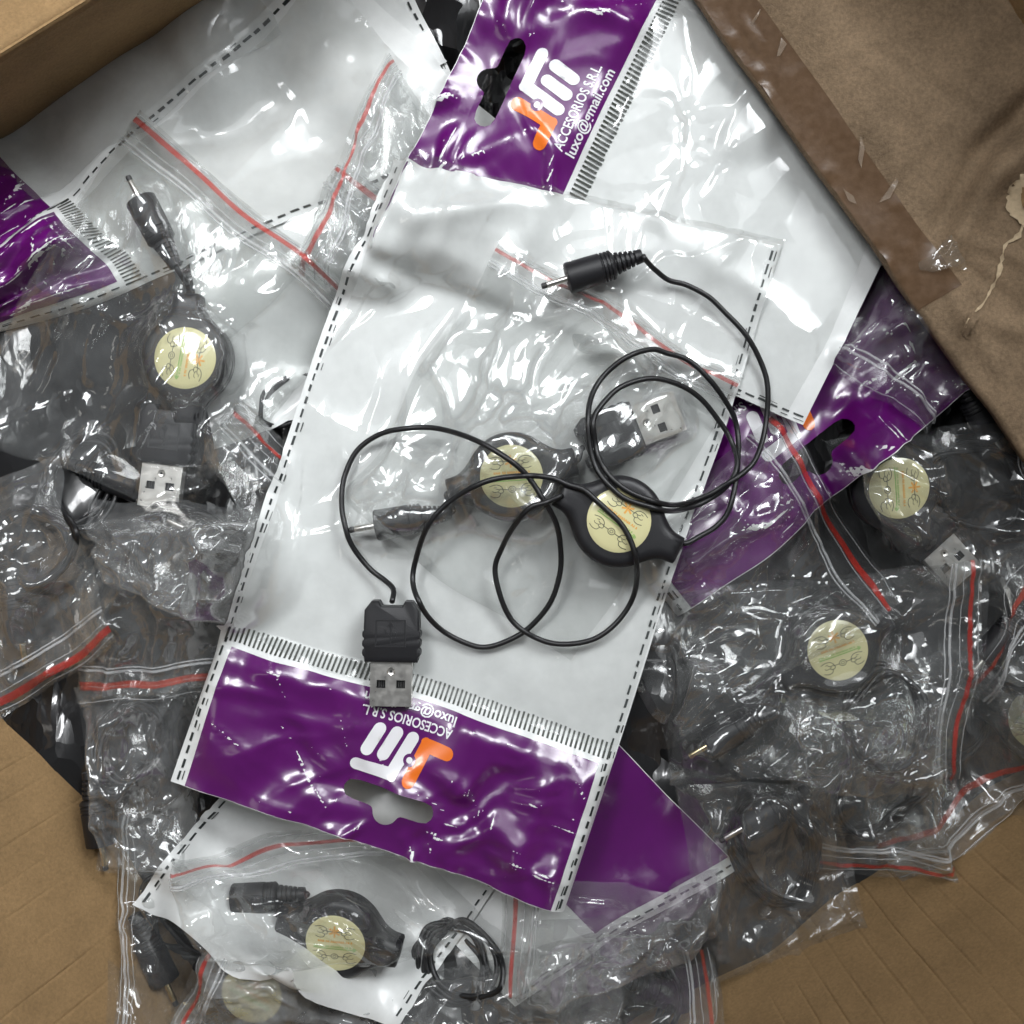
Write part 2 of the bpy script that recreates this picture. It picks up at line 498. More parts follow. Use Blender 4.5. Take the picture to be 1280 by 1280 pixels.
class Sheet:
    """a rectangular piece of film laid over the pile; a,b are local photo-pixel lengths"""
    def __init__(self, quad, cell=5.0, excess=0.02, bend=0.15, iters=45, seed=0, noise=0.05, waves=14,
                 grav=0.0025, warp=5.0, lift=0.012, smooth=0, bumps=(), zmin=None, sweeps=2, tight=160, stamp=True, lens=None, creases=None, flatmouth=0, soften=5):
        rng = np.random.default_rng(seed)
        q = [np.array(p, float) for p in quad]      # (0,0) (W,0) (W,L) (0,L)
        self.W = 0.5 * (np.linalg.norm(q[1] - q[0]) + np.linalg.norm(q[2] - q[3]))
        self.L = 0.5 * (np.linalg.norm(q[3] - q[0]) + np.linalg.norm(q[2] - q[1]))
        if lens:
            self.W, self.L = lens
        nx = max(8, int(round(self.W / cell)) + 1); ny = max(8, int(round(self.L / cell)) + 1)
        self.nx, self.ny = nx, ny
        u = np.linspace(0, 1, nx)[None, :, None]; v = np.linspace(0, 1, ny)[:, None, None]
        px = (q[0] * (1 - u) + q[1] * u) * (1 - v) + (q[3] * (1 - u) + q[2] * u) * v
        if warp:
            wx = smooth_noise((ny, nx), 4, rng) * warp; wy = smooth_noise((ny, nx), 4, rng) * warp
            px = px + np.stack([wx, wy], -1)
        z = np.full((ny, nx), -0.6)
        for _ in range(3):
            k = (D - z) / D / 100
            X = (px[..., 0] - 640) * k; Y = (640 - px[..., 1]) * k
            hz = hs(X, Y)
            zz = hz.copy()
            # taut membrane over the things below, spanning the gaps between them
            for _i in range(tight):
                a = zz.copy()
                a[1:-1] = (zz[2:] + zz[:-2]) * 0.25 + a[1:-1] * 0.5
                zz[:, 1:-1] = (a[:, 2:] + a[:, :-2]) * 0.25 + a[:, 1:-1] * 0.5
                zz[:, 0] = a[:, 0]; zz[:, -1] = a[:, -1]
                zz = np.maximum(zz, hz)
            z = zz
            if zmin is not None:
                z = np.maximum(z, zmin)
        for _r in range(3 if smooth else 0):
            for _i in range(smooth):
                a = z.copy()
                a[1:-1] = (z[2:] + z[:-2]) * 0.25 + a[1:-1] * 0.5
                z = a.copy()
                z[:, 1:-1] = (a[:, 2:] + a[:, :-2]) * 0.25 + a[:, 1:-1] * 0.5
            z = np.maximum(z, hz)
        uu = u[..., 0] * np.ones((ny, 1)); vv = v[..., 0] * np.ones((1, nx))
        for (bu, bv, br, bh) in bumps:
            z = z + bh * np.exp(-(((uu - bu) * self.W) ** 2 + ((vv - bv) * self.L) ** 2) / br ** 2)
        zc = z
        z = z + lift
        nz = np.abs(smooth_noise((ny, nx), waves, rng)) + 0.5 * np.abs(smooth_noise((ny, nx), waves * 2, rng))
        z = z + noise * nz
        k = (D - z) / D / 100
        P = np.stack([(px[..., 0] - 640) * k, (640 - px[..., 1]) * k, z], -1).astype(np.float32)
        flat = P.copy()
        km = np.float32((D - z.mean()) / D / 100)
        # rest lengths of the uncreased sheet
        ex = 1 + excess * (0.6 + 0.8 * np.clip(0.5 + 0.5 * smooth_noise((ny, nx), 5, rng), 0, 1.6))
        def rl(A, B, e):
            d = A - B
            return (np.sqrt((d * d).sum(-1)) * e).astype(np.float32)
        F = np.stack([(px[..., 0] - 640) * km, (640 - px[..., 1]) * km, zc * 1.0], -1)
        rh = rl(F[:, 1:], F[:, :-1], ex[:, 1:]); rv = rl(F[1:], F[:-1], ex[1:])
        rd1 = rl(F[1:, 1:], F[:-1, :-1], ex[1:, 1:]); rd2 = rl(F[1:, :-1], F[:-1, 1:], ex[1:, 1:])
        rb = rl(F[:, 2:], F[:, :-2], ex[:, 2:]); rb2 = rl(F[2:], F[:-2], ex[2:])
        V = np.zeros_like(P)
        floor = zmin if zmin is not None else -99
        for it in range(iters):
            V *= 0.86
            V[..., 2] -= grav
            P0 = P.copy()
            P += V
            for s in range(sweeps):
                for o in (0, 1):
                    A = P[:, o:-1:2]; B = P[:, o + 1::2]
                    _proj(A, B, rh[:, o::2], 0.9)
                    A = P[o:-1:2]; B = P[o + 1::2]
                    _proj(A, B, rv[o::2], 0.9)
                for oy in (0, 1):
                    for ox in (0, 1):
                        _proj(P[oy:-1:2, ox:-1:2], P[oy + 1::2, ox + 1::2], rd1[oy::2, ox::2], 0.4)
                        _proj(P[oy + 1::2, ox:-1:2], P[oy:-1:2, ox + 1::2], rd2[oy::2, ox::2], 0.4)
                for o in (0, 1, 2, 3):
                    n = rb[:, o::4].shape[1]
                    _bend(P[:, o::4][:, :n], P[:, o + 2::4][:, :n], rb[:, o::4], bend)
                    n = rb2[o::4].shape[0]
                    _bend(P[o::4][:n], P[o + 2::4][:n], rb2[o::4], bend)
            hz = np.maximum(hs(P[..., 0], P[..., 1]), floor) + lift
            hit = P[..., 2] < hz
            P[..., 2] = np.where(hit, hz, P[..., 2])
            # friction and a weak hold on the laid-out position
            P[..., :2] += (flat[..., :2] - P[..., :2]) * 0.04
            V = (P - P0)
            V[hit] *= 0.3
            V = np.clip(V, -0.08, 0.08)
        if not np.isfinite(P).all():
            P = flat
        self.P = P.astype(np.float64)
        for _i in range(soften):
            Q = self.P
            Q[1:-1, 1:-1] = 0.4 * Q[1:-1, 1:-1] + 0.15 * (Q[2:, 1:-1] + Q[:-2, 1:-1] + Q[1:-1, 2:] + Q[1:-1, :-2])
        if flatmouth:
            wv = np.clip((flatmouth - np.arange(ny) * self.L / (ny - 1)) / 12, 0, 1)[:, None, None]
            Q = self.P.copy()
            for _i in range(30):
                Q[:, 1:-1] = 0.5 * Q[:, 1:-1] + 0.25 * (Q[:, 2:] + Q[:, :-2])
            nr = int((wv[:, 0, 0] > 0).sum())
            Q[:nr, :, 2] = np.maximum(Q[:nr, :, 2], hs(Q[:nr, :, 0], Q[:nr, :, 1]) + lift)
            self.P = self.P * (1 - wv) + Q * wv
        if creases:
            self.crease(np.random.default_rng(seed + 5), **creases)
        if stamp:
            stamp_grid(self.P)

    def crease(self, rng, n=20, amp=0.05, length=(60, 200), width=(3, 8), stars=2, rays=6, margin=12, spots=(), base=math.pi / 2):
        """sharp folds pressed into the film: single lines and stars of them"""
        A = np.linspace(0, self.W, self.nx)[None, :] * np.ones((self.ny, 1)); B = np.linspace(0, self.L, self.ny)[:, None] * np.ones((1, self.nx))
        wob = smooth_noise(A.shape, 6, rng) * 9 + smooth_noise(A.shape, 14, rng) * 4
        lines = [(rng.uniform(0, self.W), rng.uniform(0, self.L), base + rng.normal(0, 0.3) if rng.random() < 0.75 else rng.uniform(0, math.pi), rng.uniform(*length), 0) for _ in range(n)]
        cs = list(spots) + [(rng.uniform(0.1, 0.9) * self.W, rng.uniform(0.1, 0.9) * self.L) for _ in range(stars)]
        for c in cs:
            a0 = rng.uniform(0, 6.28)
            for k in range(rays):
                lines.append((c[0], c[1], a0 + k * 6.28 / rays + rng.uniform(-0.4, 0.4), rng.uniform(*length), 1))
        z = np.zeros_like(A)
        for (x, y, a, L, one) in lines:
            u = (A - x) * math.cos(a) + (B - y) * math.sin(a)
            v = -(A - x) * math.sin(a) + (B - y) * math.cos(a) + wob * np.clip(np.abs(u) / 50, 0, 1)
            w = rng.uniform(*width) * (1 + np.clip(u, 0, L) / L * (1.5 if one else 0.3))
            env = (np.clip(u / 15, 0, 1) * np.clip((L - u) / L * 1.4, 0, 1)) if one else np.clip(1.3 - np.abs(u) / L * 1.3, 0, 1)
            side = rng.choice([-1, 1])
            sk = np.where(v * side > 0, 2.6, 1.0)                    # steep on one side, shallow on the other
            z += amp * rng.uniform(0.4, 1.2) * env * np.exp(-np.abs(v) / w / sk)
        e = np.clip(np.minimum(np.minimum(A, self.W - A), np.minimum(B, self.L - B)) / margin, 0, 1)
        self.P[..., 2] += z * e

    def fine(self):
        """the same sheet at twice the resolution (B-spline subdivision)"""
        def up(P):
            n = P.shape[0]
            o = np.empty((2 * n - 1,) + P.shape[1:])
            o[1::2] = 0.5 * (P[1:] + P[:-1])
            o[0::2] = P
            o[2:-2:2] = 0.75 * P[1:-1] + 0.125 * (P[2:] + P[:-2])
            return o
        Q = up(self.P)
        Q = up(Q.swapaxes(0, 1)).swapaxes(0, 1)
        ny, nx = Q.shape[:2]
        i = np.arange(ny - 1)[:, None] * nx + np.arange(nx - 1)[None]
        return Q, np.stack([i, i + 1, i + 1 + nx, i + nx], -1).reshape(-1, 4)

    def pos(self, a, b):
        """surface point at local a,b (photo px)"""
        a = np.asarray(a, float); b = np.asarray(b, float)
        fx = np.clip(a / self.W * (self.nx - 1), 0, self.nx - 1.0001); fy = np.clip(b / self.L * (self.ny - 1), 0, self.ny - 1.0001)
        ix = fx.astype(int); iy = fy.astype(int)
        fx = (fx - ix)[..., None]; fy = (fy - iy)[..., None]
        P = self.P
        return ((P[iy, ix] * (1 - fx) + P[iy, ix + 1] * fx) * (1 - fy) + (P[iy + 1, ix] * (1 - fx) + P[iy + 1, ix + 1] * fx) * fy)

    def center(self):
        p = self.P.reshape(-1, 3)
        return (float(p[:, 0].mean()), float(p[:, 1].mean()), float(p[:, 2].min()))

    def faces(self, keep=None):
        ny, nx = self.ny, self.nx
        i = np.arange(ny - 1)[:, None] * nx + np.arange(nx - 1)[None]
        f = np.stack([i, i + 1, i + 1 + nx, i + nx], -1)
        if keep is not None:
            f = f[keep]
        return f.reshape(-1, 4)

def strip_mesh(sheet, a0, a1, b0, b1, off, n=None):
    """a band of the sheet, lying just over it"""
    na = max(2, int(abs(a1 - a0) / 5) + 1); nb = max(2, int(abs(b1 - b0) / 5) + 1)
    A, B = np.meshgrid(np.linspace(a0, a1, na), np.linspace(b0, b1, nb))
    P = sheet.pos(A, B)
    P[..., 2] += off
    i = np.arange(nb - 1)[:, None] * na + np.arange(na - 1)[None]
    f = np.stack([i, i + 1, i + 1 + na, i + na], -1).reshape(-1, 4)
    return P.reshape(-1, 3), f

def tube(pts, r, sides=8, caps=True, flat=1.0):
    """swept tube through points; r may vary"""
    pts = np.asarray(pts, float); n = len(pts)
    r = np.full(n, r) if np.isscalar(r) else np.asarray(r)
    t = np.gradient(pts, axis=0); t /= np.linalg.norm(t, axis=1)[:, None] + 1e-12
    up = np.array((0, 0, 1.0))
    vs = []
    for i in range(n):
        s = np.cross(t[i], up)
        l = np.linalg.norm(s)
        s = s / l if l > 1e-4 else np.array((1.0, 0, 0))
        w = np.cross(s, t[i])
        for k in range(sides):
            a = 2 * math.pi * k / sides
            vs.append(pts[i] + r[i] * (math.cos(a) * s + flat * math.sin(a) * w))
    fs = []
    for i in range(n - 1):
        for k in range(sides):
            k2 = (k + 1) % sides
            fs.append((i * sides + k, i * sides + k2, (i + 1) * sides + k2, (i + 1) * sides + k))
    if caps:
        fs.append(tuple(range(sides))[::-1])
        fs.append(tuple((n - 1) * sides + k for k in range(sides)))
    return vs, fs

def spline(pts, step=6.0):
    """Catmull-Rom through 2D/3D points, evenly resampled"""
    p = np.asarray(pts, float)
    p = np.vstack([2 * p[0] - p[1], p, 2 * p[-1] - p[-2]])
    out = []
    for i in range(1, len(p) - 2):
        n = max(2, int(np.linalg.norm(p[i + 1] - p[i]) / step * 2))
        for t in np.linspace(0, 1, n, endpoint=False):
            a, b, c, d = p[i - 1], p[i], p[i + 1], p[i + 2]
            out.append(0.5 * (2 * b + (c - a) * t + (2 * a - 5 * b + 4 * c - d) * t * t + (3 * b - a - 3 * c + d) * t ** 3))
    out.append(p[-2])
    out = np.array(out)
    s = np.concatenate([[0], np.cumsum(np.linalg.norm(np.diff(out, axis=0), axis=1))])
    m = max(3, int(s[-1] / step))
    ss = np.linspace(0, s[-1], m)
    return np.stack([np.interp(ss, s, out[:, k]) for k in range(out.shape[1])], -1)

# ------------------------------------------------------------------ 2D shapes
def polar_union(shapes, n=72):
    """outline round the origin of a union of signed distance shapes (smooth)"""
    pts = []
    for i in range(n):
        a = 2 * math.pi * i / n
        c, s = math.cos(a), math.sin(a)
        lo, hi = 0.0, 220.0
        for _ in range(26):
            m = (lo + hi) / 2
            if shapes(m * c, m * s) < 0:
                lo = m
            else:
                hi = m
        pts.append((lo * c, lo * s))
    return pts

def sd_capsule(x, y, x0, y0, x1, y1, r):
    dx, dy = x1 - x0, y1 - y0
    t = max(0, min(1, ((x - x0) * dx + (y - y0) * dy) / max(1e-9, dx * dx + dy * dy)))
    return math.hypot(x - x0 - t * dx, y - y0 - t * dy) - r

def smin(a, b, k):
    h = max(k - abs(a - b), 0) / k
    return min(a, b) - h * h * k * 0.25

def stroke_outline(pts, w, n=8):
    """outline of a round-ended stroke through 2 or 3 points"""
    p = [Vector(q) for q in pts]
    r = w / 2
    left, right = [], []
    def nrm(a, b):
        d = (b - a).normalized()
        return Vector((-d.y, d.x)), d
    n0, d0 = nrm(p[0], p[1])
    out = []
    a0 = math.atan2(n0.y, n0.x)
    cap0 = [p[0] + r * Vector((math.cos(a0 + math.pi * (1 - k / n) ), math.sin(a0 + math.pi * (1 - k / n)))) for k in range(n + 1)]
    nl, dl = nrm(p[-2], p[-1])
    a1 = math.atan2(nl.y, nl.x)
    cap1 = [p[-1] + r * Vector((math.cos(a1 - math.pi * k / n), math.sin(a1 - math.pi * k / n))) for k in range(n + 1)]
    if len(p) == 2:
        return [tuple(v) for v in cap0 + cap1]
    bis = (n0 + nl).normalized()
    k = r / max(0.35, bis.dot(n0))
    L = p[1] + bis * k
    R = p[1] - bis * k
    cross = d0.x * dl.y - d0.y * dl.x
    # round the outer corner a little
    def rnd(c, sgn):
        aa = [p[1] + sgn * (n0 * (1 - t) + nl * t).normalized() * (r * (1 - t * 0) + (k - r) * 4 * t * (1 - t) * 0.6) for t in np.linspace(0, 1, 6)]
        return aa
    if cross > 0:
        Ls, Rs = [L], rnd(R, -1)
    else:
        Ls, Rs = rnd(L, 1), [R]
    return [tuple(v) for v in cap0 + Ls + cap1 + Rs[::-1]]

def inside(poly, X, Y):
    X = np.asarray(X); Y = np.asarray(Y)
    r = np.zeros(X.shape, bool)
    n = len(poly)
    for i in range(n):
        x0, y0 = poly[i]; x1, y1 = poly[(i + 1) % n]
        c = ((y0 > Y) != (y1 > Y))
        with np.errstate(divide='ignore', invalid='ignore'):
            xx = (x1 - x0) * (Y - y0) / (y1 - y0 + 1e-12) + x0
        r ^= c & (X < xx)
    return r

def fill2d(outline, holes=(), cell=6.0):
    """triangulate a polygon with holes, with inner points so it can follow a creased sheet"""
    pts, edges = [], []
    def loop(o):
        # densify
        s = len(pts)
        m = len(o)
        for i in range(m):
            a = np.array(o[i]); b = np.array(o[(i + 1) % m])
            k = max(1, int(np.linalg.norm(b - a) / cell))
            for t in range(k):
                pts.append(tuple(a + (b - a) * t / k))
        e = len(pts)
        for i in range(s, e):
            edges.append((i, i + 1 if i + 1 < e else s))
    loop(outline)
    for h in holes:
        loop(h)
    o = np.array(outline)
    gx_ = np.arange(o[:, 0].min() + cell / 2, o[:, 0].max(), cell)
    gy_ = np.arange(o[:, 1].min() + cell / 2, o[:, 1].max(), cell)
    if len(gx_) and len(gy_):
        A, B = np.meshgrid(gx_, gy_)
        A = A.ravel(); B = B.ravel()
        ok = inside(outline, A, B)
        for h in holes:
            ok &= ~inside(h, A, B)
        bp = np.array(pts)
        A = A[ok]; B = B[ok]
        if len(A):
            d2 = ((A[:, None] - bp[None, :, 0]) ** 2 + (B[:, None] - bp[None, :, 1]) ** 2).min(1)
            keep = d2 > (cell * 0.4) ** 2
            pts += list(zip(A[keep].tolist(), B[keep].tolist()))
    r = delaunay_2d_cdt([Vector(p) for p in pts], edges, [], 0, 1e-5)
    v = np.array([tuple(p) for p in r[0]])
    f = np.array([t for t in r[2] if len(t) == 3])
    c = v[f].mean(1)
    ok = inside(outline, c[:, 0], c[:, 1])
    for h in holes:
        ok &= ~inside(h, c[:, 0], c[:, 1])
    return v, f[ok]

def text2d(txt, x, y, width, height, bold=0.0):
    """lettering as flat triangles, local px; y grows downwards; (x, y) = left end of the base line"""
    cu = bpy.data.curves.new('lettering', 'FONT')
    cu.body = txt
    cu.size = 1.0
    cu.offset = bold
    cu.resolution_u = 3
    o = bpy.data.objects.new('lettering', cu)
    link(o)
    dg = bpy.context.evaluated_depsgraph_get()
    me = o.evaluated_get(dg).to_mesh()
    v = np.array([tuple(q.co) for q in me.vertices])
    f = [tuple(p.vertices) for p in me.polygons]
    o.evaluated_get(dg).to_mesh_clear()
    bpy.data.objects.remove(o)
    bpy.data.curves.remove(cu)
    sx = width / (v[:, 0].max() - v[:, 0].min())
    sy = height / 0.73
    return np.stack([x + (v[:, 0] - v[:, 0].min()) * sx, y - v[:, 1] * sy], -1), f

# ------------------------------------------------------------------ shared meshes of the charger cable
K = 0.01
def me_new(name, verts, faces, mats, smooth=True, fmat=None, sharp=None):
    me = bpy.data.meshes.new(name)
    me.from_pydata([tuple(map(float, v)) for v in verts], [], [tuple(map(int, f)) for f in faces])
    for m in (mats if isinstance(mats, (list, tuple)) else [mats]):
        me.materials.append(m)
    if fmat is not None:
        me.polygons.foreach_set('material_index', fmat)
    me.polygons.foreach_set('use_smooth', [smooth] * len(me.polygons))
    me.update()
    if smooth and sharp:
        me.set_sharp_from_angle(angle=math.radians(sharp))
    return me

def rings_mesh(outline, prof, close_bottom=True, close_top=True):
    """stack scaled-in copies of an outline: prof = [(inset px, z px)]"""
    o = np.array(outline, float)
    nxt = np.roll(o, -1, 0); prv = np.roll(o, 1, 0)
    t = nxt - prv; t /= np.linalg.norm(t, axis=1)[:, None]
    nrm = np.stack([t[:, 1], -t[:, 0]], -1)       # outward for ccw
    vs, fs = [], []
    n = len(o)
    for (ins, z) in prof:
        q = o - nrm * ins
        vs += [(x * K, y * K, z * K) for x, y in q]
    for j in range(len(prof) - 1):
        for i in range(n):
            i2 = (i + 1) % n
            fs.append((j * n + i, j * n + i2, (j + 1) * n + i2, (j + 1) * n + i))
    if close_bottom:
        fs.append(tuple(range(n))[::-1])
    if close_top:
        fs.append(tuple((len(prof) - 1) * n + i for i in range(n)))
    return vs, fs

def lathe_x(prof, n=24):
    vs, fs = [], []
    for (x, r) in prof:
        for k in range(n):
            a = 2 * math.pi * k / n
            vs.append((x * K, r * math.cos(a) * K, r * math.sin(a) * K))
    for j in range(len(prof) - 1):
        for k in range(n):
            k2 = (k + 1) % n
            fs.append((j * n + k, (j + 1) * n + k, (j + 1) * n + k2, j * n + k2))
    fs.append(tuple(range(n)))
    fs.append(tuple((len(prof) - 1) * n + k for k in range(n))[::-1])
    return vs, fs

# reel
REEL_T = 44
def reel_shape(x, y):
    d = math.hypot(x, y) - 62
    ear = sd_capsule(x, y, -76, 0, 76, 0, 17)
    ear2 = max(abs(x) - 91, abs(y) - 19)
    return smin(d, max(min(ear, ear2) if abs(x) < 70 else ear2, -99), 26)
v, f = [], []
PROF = [(9, 0), (3, 2), (0, 7), (0, 19.5), (2.2, 20.5), (2.2, 23), (0, 24), (0, 34), (1.5, 38.5), (5, 42), (9, 43.6), (13, REEL_T)]
for (ins, z) in PROF:
    v += [(x * K, y * K, z * K) for x, y in polar_union(lambda x, y: reel_shape(x, y) + ins, 120)]
for j in range(len(PROF) - 1):
    for i in range(120):
        i2 = (i + 1) % 120
        f.append((j * 120 + i, j * 120 + i2, (j + 1) * 120 + i2, (j + 1) * 120 + i))
f.append(tuple(range(120))[::-1]); f.append(tuple((len(PROF) - 1) * 120 + i for i in range(120)))
ME_REEL = me_new('reel', v, f, M['black'], sharp=40)
# raised ring round the sticker with the domed sticker in it
prof = [(0, 4.6), (14, 4.4), (26, 3.6), (36, 2.3), (41, 1.0), (43, 0)]
vs, fs = [(0, 0, (REEL_T + prof[0][1]) * K)], []
n = 40
for (r, z) in prof[1:]:
    for k in range(n):
        a = 2 * math.pi * k / n
        vs.append((r * math.cos(a) * K, r * math.sin(a) * K, (REEL_T + z) * K))
for k in range(n):
    fs.append((0, 1 + k, 1 + (k + 1) % n))
for j in range(len(prof) - 2):
    for k in range(n):
        k2 = (k + 1) % n
        fs.append((1 + j * n + k, 1 + (j + 1) * n + k, 1 + (j + 1) * n + k2, 1 + j * n + k2))
ME_STICKER = me_new('sticker', vs, fs, M['sticker'])

def dome(x, y):
    r = math.hypot(x, y)
    return np.interp(r, [p[0] for p in prof], [p[1] for p in prof])

def print_mesh():
    """line drawings and writing on the sticker: hands pulling a cord, a cross, an arrow"""
    rnd = random.Random(4)
    vs, fs, fm = [], [], []
    def line(pts, w, mi):
        p = spline(pts, 1.6) if len(pts) > 2 else np.linspace(pts[0], pts[1], max(3, int(math.dist(pts[0], pts[1]) / 2.5)))
        t = np.gradient(p, axis=0); t /= np.linalg.norm(t, axis=1)[:, None] + 1e-9
        nn = np.stack([-t[:, 1], t[:, 0]], -1) * w / 2
        s = len(vs)
        for i in range(len(p)):
            for sg in (1, -1):
                x, y = p[i] + sg * nn[i]
                vs.append((x * K, y * K, (REEL_T + dome(x, y) + 0.35) * K))
        for i in range(len(p) - 1):
            a = s + 2 * i
            fs.append((a, a + 1, a + 3, a + 2)); fm.append(mi)
    def hand(x, y, d):
        line([(x + d * 15, y + 5), (x + d * 8, y + 7), (x + d * 1, y + 6), (x - d * 3, y + 2), (x + d * 2, y + 0.5), (x + d * 6, y + 2)], 0.9, 0)
        line([(x - d * 3, y + 2), (x - d * 4, y - 3), (x, y - 4.5), (x + d * 4, y - 2.5), (x + d * 1, y - 0.5)], 0.9, 0)
        line([(x, y - 4.5), (x + d * 2, y - 9), (x + d * 8, y - 10), (x + d * 14, y - 8)], 0.9, 0)
        line([(x + d * 4, y - 2.5), (x + d * 9, y - 3), (x + d * 11, y - 1)], 0.8, 0)
        line([(x + d * 5, y + 4), (x + d * 9, y + 3)], 0.8, 0)
    hand(-14, 20, -1); hand(14, 20, 1)
    line([(-12, 20), (12, 20)], 0.9, 0)
    hand(-16, -18, -1); hand(16, -18, 1)
    line([(-14, -18), (-5, -18)], 0.9, 0); line([(5, -18), (14, -18)], 0.9, 0)
    line([(5 * math.cos(a), -18 + 4.2 * math.sin(a)) for a in np.linspace(0, 6.28, 12)], 0.9, 0)
    line([(2.4 * math.cos(a), -18 + 2 * math.sin(a)) for a in np.linspace(0, 6.28, 10)], 0.8, 0)
    for a in (0.5, 1.57, 2.64):
        line([(-8.5 * math.cos(a), 20 - 8.5 * math.sin(a)), (8.5 * math.cos(a), 20 + 8.5 * math.sin(a))], 2.6, 2)
    # short line of writing, too small to read: separate letter strokes
    x = -24.0
    while x < 24:
        wv = rnd.uniform(1.2, 2.6)
        line([(x, 3.2), (x + wv * 0.4, 6.6)], 1.1, 2)
        line([(x + wv * 0.4, 6.6), (x + wv, 3.4)], 1.1, 2)
        x += wv + rnd.choice((0.9, 0.9, 2.4))
    x = -30.0
    line([(-31, -6.2), (29, -6.2)], 1.5, 1)
    line([(26, -3.6), (31, -6.2), (26, -8.8)], 1.5, 1)
    while x < 22:
        wv = rnd.uniform(1.2, 2.6)
        line([(x, -4.4), (x + wv * 0.5, -1.6)], 0.9, 1)
        line([(x + wv * 0.5, -1.6), (x + wv, -4.2)], 0.9, 1)
        x += wv + rnd.choice((0.9, 0.9, 2.4))
    return vs, fs, fm
v, f, fm = print_mesh()
ME_PRINT = me_new('sticker_print', v, f, [M['ink_line'], M['ink_green'], M['ink_amber']], smooth=True, fmat=fm)

# usb plug moulding
def grip(side):
    pts = []
    for k in range(3):
        yc = -6 - 13 * k
        for t in np.linspace(-1, 1, 7):
            pts.append((side * (38.0 + 2.4 * math.sqrt(max(0, 1 - t * t))), yc - t * -6 if side < 0 else yc - t * 6))
    return pts
g_r = []
for k in range(3):
    yc = -5 - 12.6 * k
    for t in np.linspace(1, -1, 7):
        g_r.append((37.5 + 2.6 * math.sqrt(max(0, 1 - t * t)), yc + t * 5.6))
right = [(14, 33.6), (18, 41), (28, 40.8), (37.5, 28), (38.2, 2)] + g_r + [(36, -43)]
left = [(-x, y) for x, y in right][::-1]
usb_out = (left + right)[::-1]                      # make it counter-clockwise
ar = sum(usb_out[i][0] * usb_out[(i + 1) % len(usb_out)][1] - usb_out[(i + 1) % len(usb_out)][0] * usb_out[i][1] for i in range(len(usb_out)))
if ar < 0:
    usb_out = usb_out[::-1]
USB_T = 36
v, f = rings_mesh(usb_out, [(2.5, 0), (0.6, 1.2), (0, 3.5), (0, 16), (0.8, 17), (0.8, 19), (0, 20), (0, 32), (0.6, 34.6), (2.5, USB_T)])
ME_USB = me_new('usb_plug', v, f, M['rubber'], sharp=38)

def box_vf(x0, x1, y0, y1, z0, z1):
    v = [(x, y, z) for z in (z0, z1) for y in (y0, y1) for x in (x0, x1)]
    f = [(0, 2, 3, 1), (4, 5, 7, 6), (0, 1, 5, 4), (2, 6, 7, 3), (0, 4, 6, 2), (1, 3, 7, 5)]
    return v, f
def join(parts):
    vs, fs, fm = [], [], []
    for i, (v, f, m) in enumerate(parts):
        s = len(vs)
        vs += list(v)
        fs += [tuple(k + s for k in q) for q in f]
        fm += [m] * len(f)
    return vs, fs, fm
# square frame and three-pronged mark in relief on the moulding
parts = []
zt = USB_T
for (x0, x1, y0, y1) in ((-22, 20, 14, 16), (-22, 20, -22, -20), (-22, -20, -20, 14), (18, 20, -20, 14)):
    parts.append((*box_vf(x0 * K, x1 * K, y0 * K, y1 * K, (zt - 0.5) * K, (zt + 0.9) * K), 0))
parts.append((*box_vf(-2 * K, 0 * K, -18 * K, 10 * K, (zt - 0.5) * K, (zt + 0.9) * K), 0))
for pts in ([(-1, -8), (-7, -4), (-9, 2)], [(-1, -12), (5, -8), (7, -2)], [(-5, 6), (-1, 12), (3, 6)]):
    for a, b in zip(pts[:-1], pts[1:]):
        d = np.array(b) - np.array(a); d = d / np.linalg.norm(d); nn = np.array((-d[1], d[0])) * 0.9
        q = [np.array(a) + nn, np.array(a) - nn, np.array(b) - nn, np.array(b) + nn]
        vv = [(p[0] * K, p[1] * K, z * K) for z in (zt - 0.5, zt + 0.9) for p in q]
        parts.append((vv, [(0, 1, 2, 3), (7, 6, 5, 4), (0, 4, 5, 1), (1, 5, 6, 2), (2, 6, 7, 3), (3, 7, 4, 0)], 0))
v, f, fm = join(parts)
ME_USBMARK = me_new('usb_mark', v, f, M['rubber'], smooth=False)

